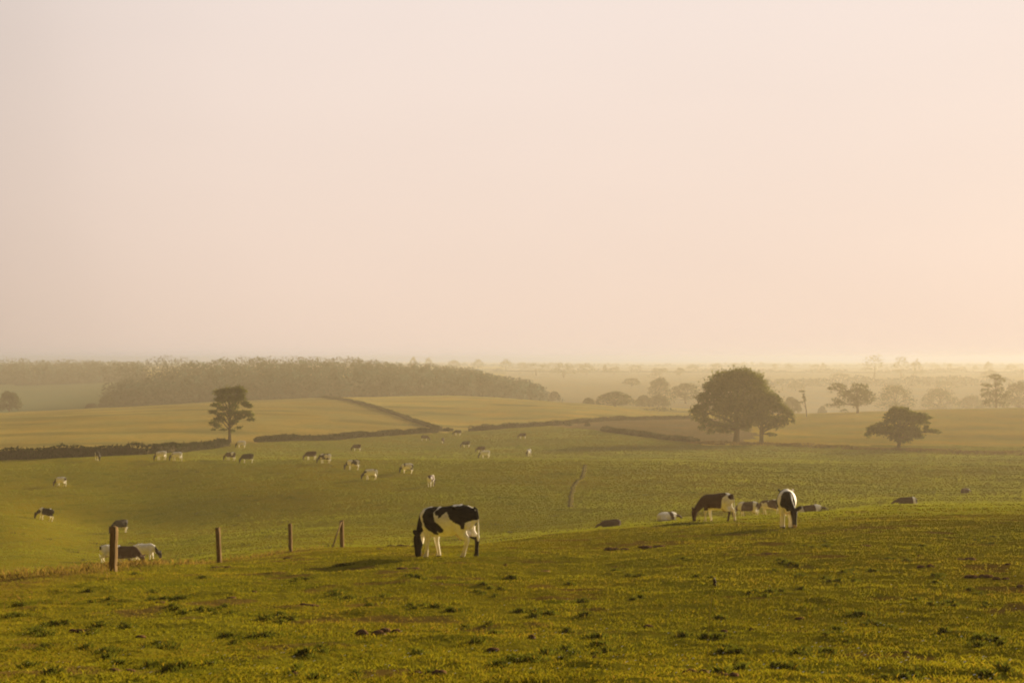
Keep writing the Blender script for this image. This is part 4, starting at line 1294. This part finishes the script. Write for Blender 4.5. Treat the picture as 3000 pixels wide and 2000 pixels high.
def build_grass():
    rng = np.random.default_rng(77)
    # short grazed turf, thinner with distance while the blades that stand for it grow broader
    n = 740000
    D = np.exp(rng.uniform(math.log(9.0), math.log(78.0), n) * 1.0)
    keep = rng.random(n) < np.clip((D / 13.0) ** -0.25, 0, 1)
    D = D[keep]
    n = len(D)
    u = rng.uniform(-0.42, 0.42, n)
    X, Y = u * D, D
    # clump the tufts
    cl = fbm(X / 0.16, Y / 0.16, 1, 2, 55)
    keep = rng.random(n) < (0.45 + 0.9 * cl) * (1 - 0.75 * smooth(0.28, 0.5, fbm(X / 1.3, Y / 1.3, 8, 3, 91)))
    X, Y, D = X[keep], Y[keep], D[keep]
    m = 62000
    D2 = np.exp(rng.uniform(math.log(5.5), math.log(66), m))
    X2 = (0.42 * D2 + rng.random(m) * 7.0) * rng.choice([-1, 1], m)
    front = D2 < 9
    X2 = np.where(front, rng.uniform(-10, 10, m), X2)
    X, Y, D = np.concatenate([X, X2]), np.concatenate([Y, D2]), np.concatenate([D, D2])
    n = len(X)
    wide = np.concatenate([np.ones(n - m), np.full(m, 1.6)])
    big = fbm(X / 1.1, Y / 1.1, 2, 3, 56)
    h = 0.030 * (1 + 0.6 * big) * rng.uniform(0.5, 1.5, n)
    w = 0.0038 * (D / 12) ** 1.0 * rng.uniform(0.7, 1.4, n) * wide
    P = np.column_stack([X, Y, ground(X, Y)])
    pal = np.array([[0.120, 0.112, 0.007], [0.142, 0.121, 0.008], [0.160, 0.119, 0.012], [0.19, 0.117, 0.022], [0.098, 0.099, 0.008]])
    yel = fbm(X / 2.5, Y / 2.5, 4, 3, 57)
    r_ = rng.random(n) + 0.35 * yel
    k = np.where(r_ < 0.12, 4, np.where(r_ < 0.48, 0, np.where(r_ < 0.84, 1, np.where(r_ < 1.06, 2, 3))))
    col = pal[k] * (rng.uniform(0.85, 1.15, n) * (1 + 0.30 * fbm(X / 4.5, Y / 3.5, 4, 3, 60)))[:, None]
    v1, t1, c1 = blades(P, h, w, rng.uniform(0.3, 1.5, n), col, rng, 0.8)
    o = mesh_np('grass', v1, t1, M_BLADE, None, None, c1)
    tag(o, 'short grazed yellow-green turf covering the near slope', 'grass', kind='stuff')
    # the same turf farther off, where one broad blade stands for a tuft
    n = 205000
    D = np.exp(rng.uniform(math.log(66.0), math.log(470.0), n))
    u = rng.uniform(-1, 1, n) * (0.40 + 7.0 / D)
    px = 1500 + F * u
    keep = (D < hedge_dist(px) - 2) & ~((px > 2000) & (D > 372)) & ~((px > 1560) & (D > np.interp(px, [1600, 1765, 2040, 2400], [478, 432, 386, 372])))
    D, u = D[keep], u[keep]
    X, Y = u * D, D
    n = len(D)
    base = field_colour(X, Y)
    tone = 1 + 0.26 * fbm(X / 9, Y / 9, 4, 3, 58) + 0.34 * fbm(X / 40, Y / 22, 4, 2, 68)
    h = 0.033 * rng.uniform(0.7, 1.3, n) * (1 + 0.4 * fbm(X / 5, Y / 5, 6, 2, 59)) * (D / 80) ** 0.25
    w = 0.00125 * D * rng.uniform(0.8, 1.3, n)
    v4, t4, c4 = blades(np.column_stack([X, Y, ground(X, Y)]), h, w, rng.uniform(0.2, 1.0, n), base * np.array([0.82, 0.94, 1.0]) * (tone * rng.uniform(0.95, 1.05, n) * 0.76)[:, None], rng, 0.3)
    o = mesh_np('pasture_grass', v4, t4, M_BLADE, None, None, c4)
    tag(o, 'even green grass of the middle pasture where the herd grazes', 'grass', kind='stuff')
    # darker ungrazed tussocks
    Ps, hs, ws, cs = [], [], [], []
    extra = [(rng.uniform(-200, 3200), rng.uniform(1620, 1990), rng.uniform(25, 70)) for _ in range(36)] + [(rng.uniform(-200, 3200), rng.uniform(1740, 1998), rng.uniform(70, 150)) for _ in range(8)]
    parts = []
    for px, py, wpx in TUSS:
        if wpx > 60:
            for _ in range(int(rng.integers(3, 7))):
                parts.append((px + rng.uniform(-.55, .55) * wpx, py + rng.normal() * 7, wpx * rng.uniform(0.2, 0.6)))
        else:
            parts.append((px, py, wpx))
    for px, py, wpx in parts + extra:
        x, y, z = near_point(px, py)
        s = y / F
        rx = wpx * s * 0.62
        ry = max(0.22, rx * 0.75)
        m = int(min(1300, 160 + 1900 * rx * ry))
        a = rng.uniform(0, 2 * math.pi, m)
        rr = np.minimum(np.abs(rng.normal(size=m)) * 0.62, 1.5)
        lob = 1 + 0.35 * np.sin(a * 3 + px) + 0.2 * np.sin(a * 5 + py)
        gx, gy = x + np.cos(a) * rr * rx * lob, y + np.sin(a) * rr * ry * lob
        hh = (0.07 if wpx > 45 else 0.055) * np.maximum(0.3, 1.1 - 0.75 * rr ** 2) * rng.uniform(0.5, 1.3, m)
        Ps.append(np.column_stack([gx, gy, ground(gx, gy)]))
        hs.append(hh)
        ws.append(0.0042 * (y / 12) ** 0.95 * rng.uniform(0.7, 1.4, m))
        cs.append(np.array([0.060, 0.065, 0.009]) * rng.uniform(0.6, 1.5, m)[:, None] * (1 + (rng.random(m) < 0.1)[:, None] * np.array([2.0, 1.0, .4])))
    for _ in range(90):         # rank tufts and rushes dotted over the middle pasture
        d_ = math.exp(rng.uniform(math.log(85), math.log(228)))
        x, y, z = at_px(rng.uniform(-100, 3100), d_)
        m = int(rng.integers(14, 34))
        r_ = rng.uniform(0.15, 0.55)
        gx, gy = x + rng.normal(size=m) * r_, y + rng.normal(size=m) * r_ * 0.7
        Ps.append(np.column_stack([gx, gy, ground(gx, gy)]))
        hs.append(rng.uniform(0.08, 0.22, m))
        ws.append(rng.uniform(0.03, 0.07, m))
        cs.append(np.array([0.050, 0.050, 0.010]) * rng.uniform(0.6, 1.4, m)[:, None])
    P = np.concatenate(Ps)
    v2, t2, c2 = blades(P, np.concatenate(hs), np.concatenate(ws), rng.uniform(0.2, 0.9, len(P)), np.concatenate(cs), rng)
    o = mesh_np('tussock_grass', v2, t2, M_BLADE, None, None, c2)
    tag(o, 'darker green tussocks of longer grass scattered over the near slope', 'grass', kind='stuff')
    # dead straw-coloured grass along the fence
    m = 9000
    px = rng.uniform(-350, 1000, m)
    Dl = np.interp(px, [-350, 0, 330, 640, 853, 1000], [31, 36.5, 41, 51, 61, 65])
    D = Dl + rng.normal(size=m) * np.where(px < 330, 4.2, 2.4)
    X, Y = (px - 1500) / F * D, D
    dens = smooth(-0.15, 0.35, fbm(X / 1.5, Y / 1.5, 2, 2, 63)) * np.where(px < 330, 1, smooth(1000, 700, px) * 0.8)
    keep = rng.random(m) < dens
    X, Y, D = X[keep], Y[keep], D[keep]
    m = len(X)
    h = 0.17 * rng.uniform(0.3, 1.5, m) * np.interp(1500 + F * X / Y, [0, 400, 900], [1.0, 1.0, 0.75])
    v3, t3, c3 = blades(np.column_stack([X, Y, ground(X, Y)]), h, 0.008 * rng.uniform(.7, 1.4, m), rng.uniform(0.15, 0.8, m), np.array([0.15, 0.10, 0.028]) * rng.uniform(0.5, 1.3, m)[:, None], rng)
    o = mesh_np('dry_grass', v3, t3, M_BLADE, None, None, c3)
    tag(o, 'long dead straw-coloured grass growing along the wire fence', 'grass', kind='stuff')
    # daisies and buttercups, specks
    m = 520
    px, py = rng.uniform(-100, 3100, m), 1660 + 335 * rng.random(m) ** 0.6
    mb = MB()
    for a, b in zip(px, py):
        x, y, z = near_point(a, b)
        rr = rng.uniform(0.008, 0.016)
        an = np.linspace(0, 2 * math.pi, 7)[:-1]
        vv = np.column_stack([x + np.cos(an) * rr, y + np.sin(an) * rr, np.full(6, z + 0.055 + .005 * np.cos(an))])
        vv = np.concatenate([vv, [[x, y, z + 0.05]]])
        mb.add(vv, None, [(6, k, (k + 1) % 6) for k in range(6)], (1, 1, .95) if rng.random() < .6 else (1.0, .7, .08))
    o = mb.build('small_flowers', M_FLOWER, smooth_shade=False)
    tag(o, 'tiny white and yellow flowers dotted through the turf', 'flowers', kind='stuff')


build_grass()


def build_stalk():
    X, Y, Z = near_point(2070, 1945)
    s = Y / F
    root = empty('seed_stalk', (X, Y, Z))
    tag(root, 'tall thin pale grass stalk with a dark seed head rising from the near turf', 'stalk')
    mb = MB()
    pts = [(0, 0, -.02), (2 * s, 0, 60 * s), (6 * s, 0, 130 * s), (14 * s, 0, 195 * s), (21 * s, 0, 235 * s)]
    mb.tube(pts, [.0045, .004, .0035, .003, .0025], 6, (0.25, 0.21, 0.07))
    mb.build('stem', M_BLADE, root)
    mb = MB()
    for k in range(7):
        mb.ellipsoid((22 * s + math.cos(k * 2.1) * 3 * s * (k < 5), math.sin(k * 2.1) * 3 * s, (237 + 3.0 * k) * s), (3.2 * s, 3.2 * s, 4.2 * s), 7, 4, c=(0.05, 0.035, 0.022) if k < 6 else (0.3, 0.25, 0.2))
    mb.build('seed_head', M_COAT, root)


build_stalk()


# ------------------------------------------------------------------ the hazy air
def build_haze():
    m, nt, out = new_mat('hazy_air')
    vol = nd(nt, 'ShaderNodeVolumePrincipled', {'Color': (0.250, 0.204, 0.141, 1), 'Absorption Color': (0.001, 0.064, 0.33, 1), 'Density': 0.00069, 'Anisotropy': 0.31})
    nt.links.new(vol.outputs[0], out.inputs['Volume'])
    x, z0, z1 = 9800, -48, 6
    v = [(-x, -x, z0), (x, -x, z0), (x, x, z0), (-x, x, z0), (-x, -x, z1), (x, -x, z1), (x, x, z1), (-x, x, z1)]
    f = [(3, 2, 1, 0), (4, 5, 6, 7), (0, 1, 5, 4), (1, 2, 6, 5), (2, 3, 7, 6), (3, 0, 4, 7)]
    o = mesh_np('haze', v, np.array(f), m)
    tag(o, kind='stuff')


build_haze()
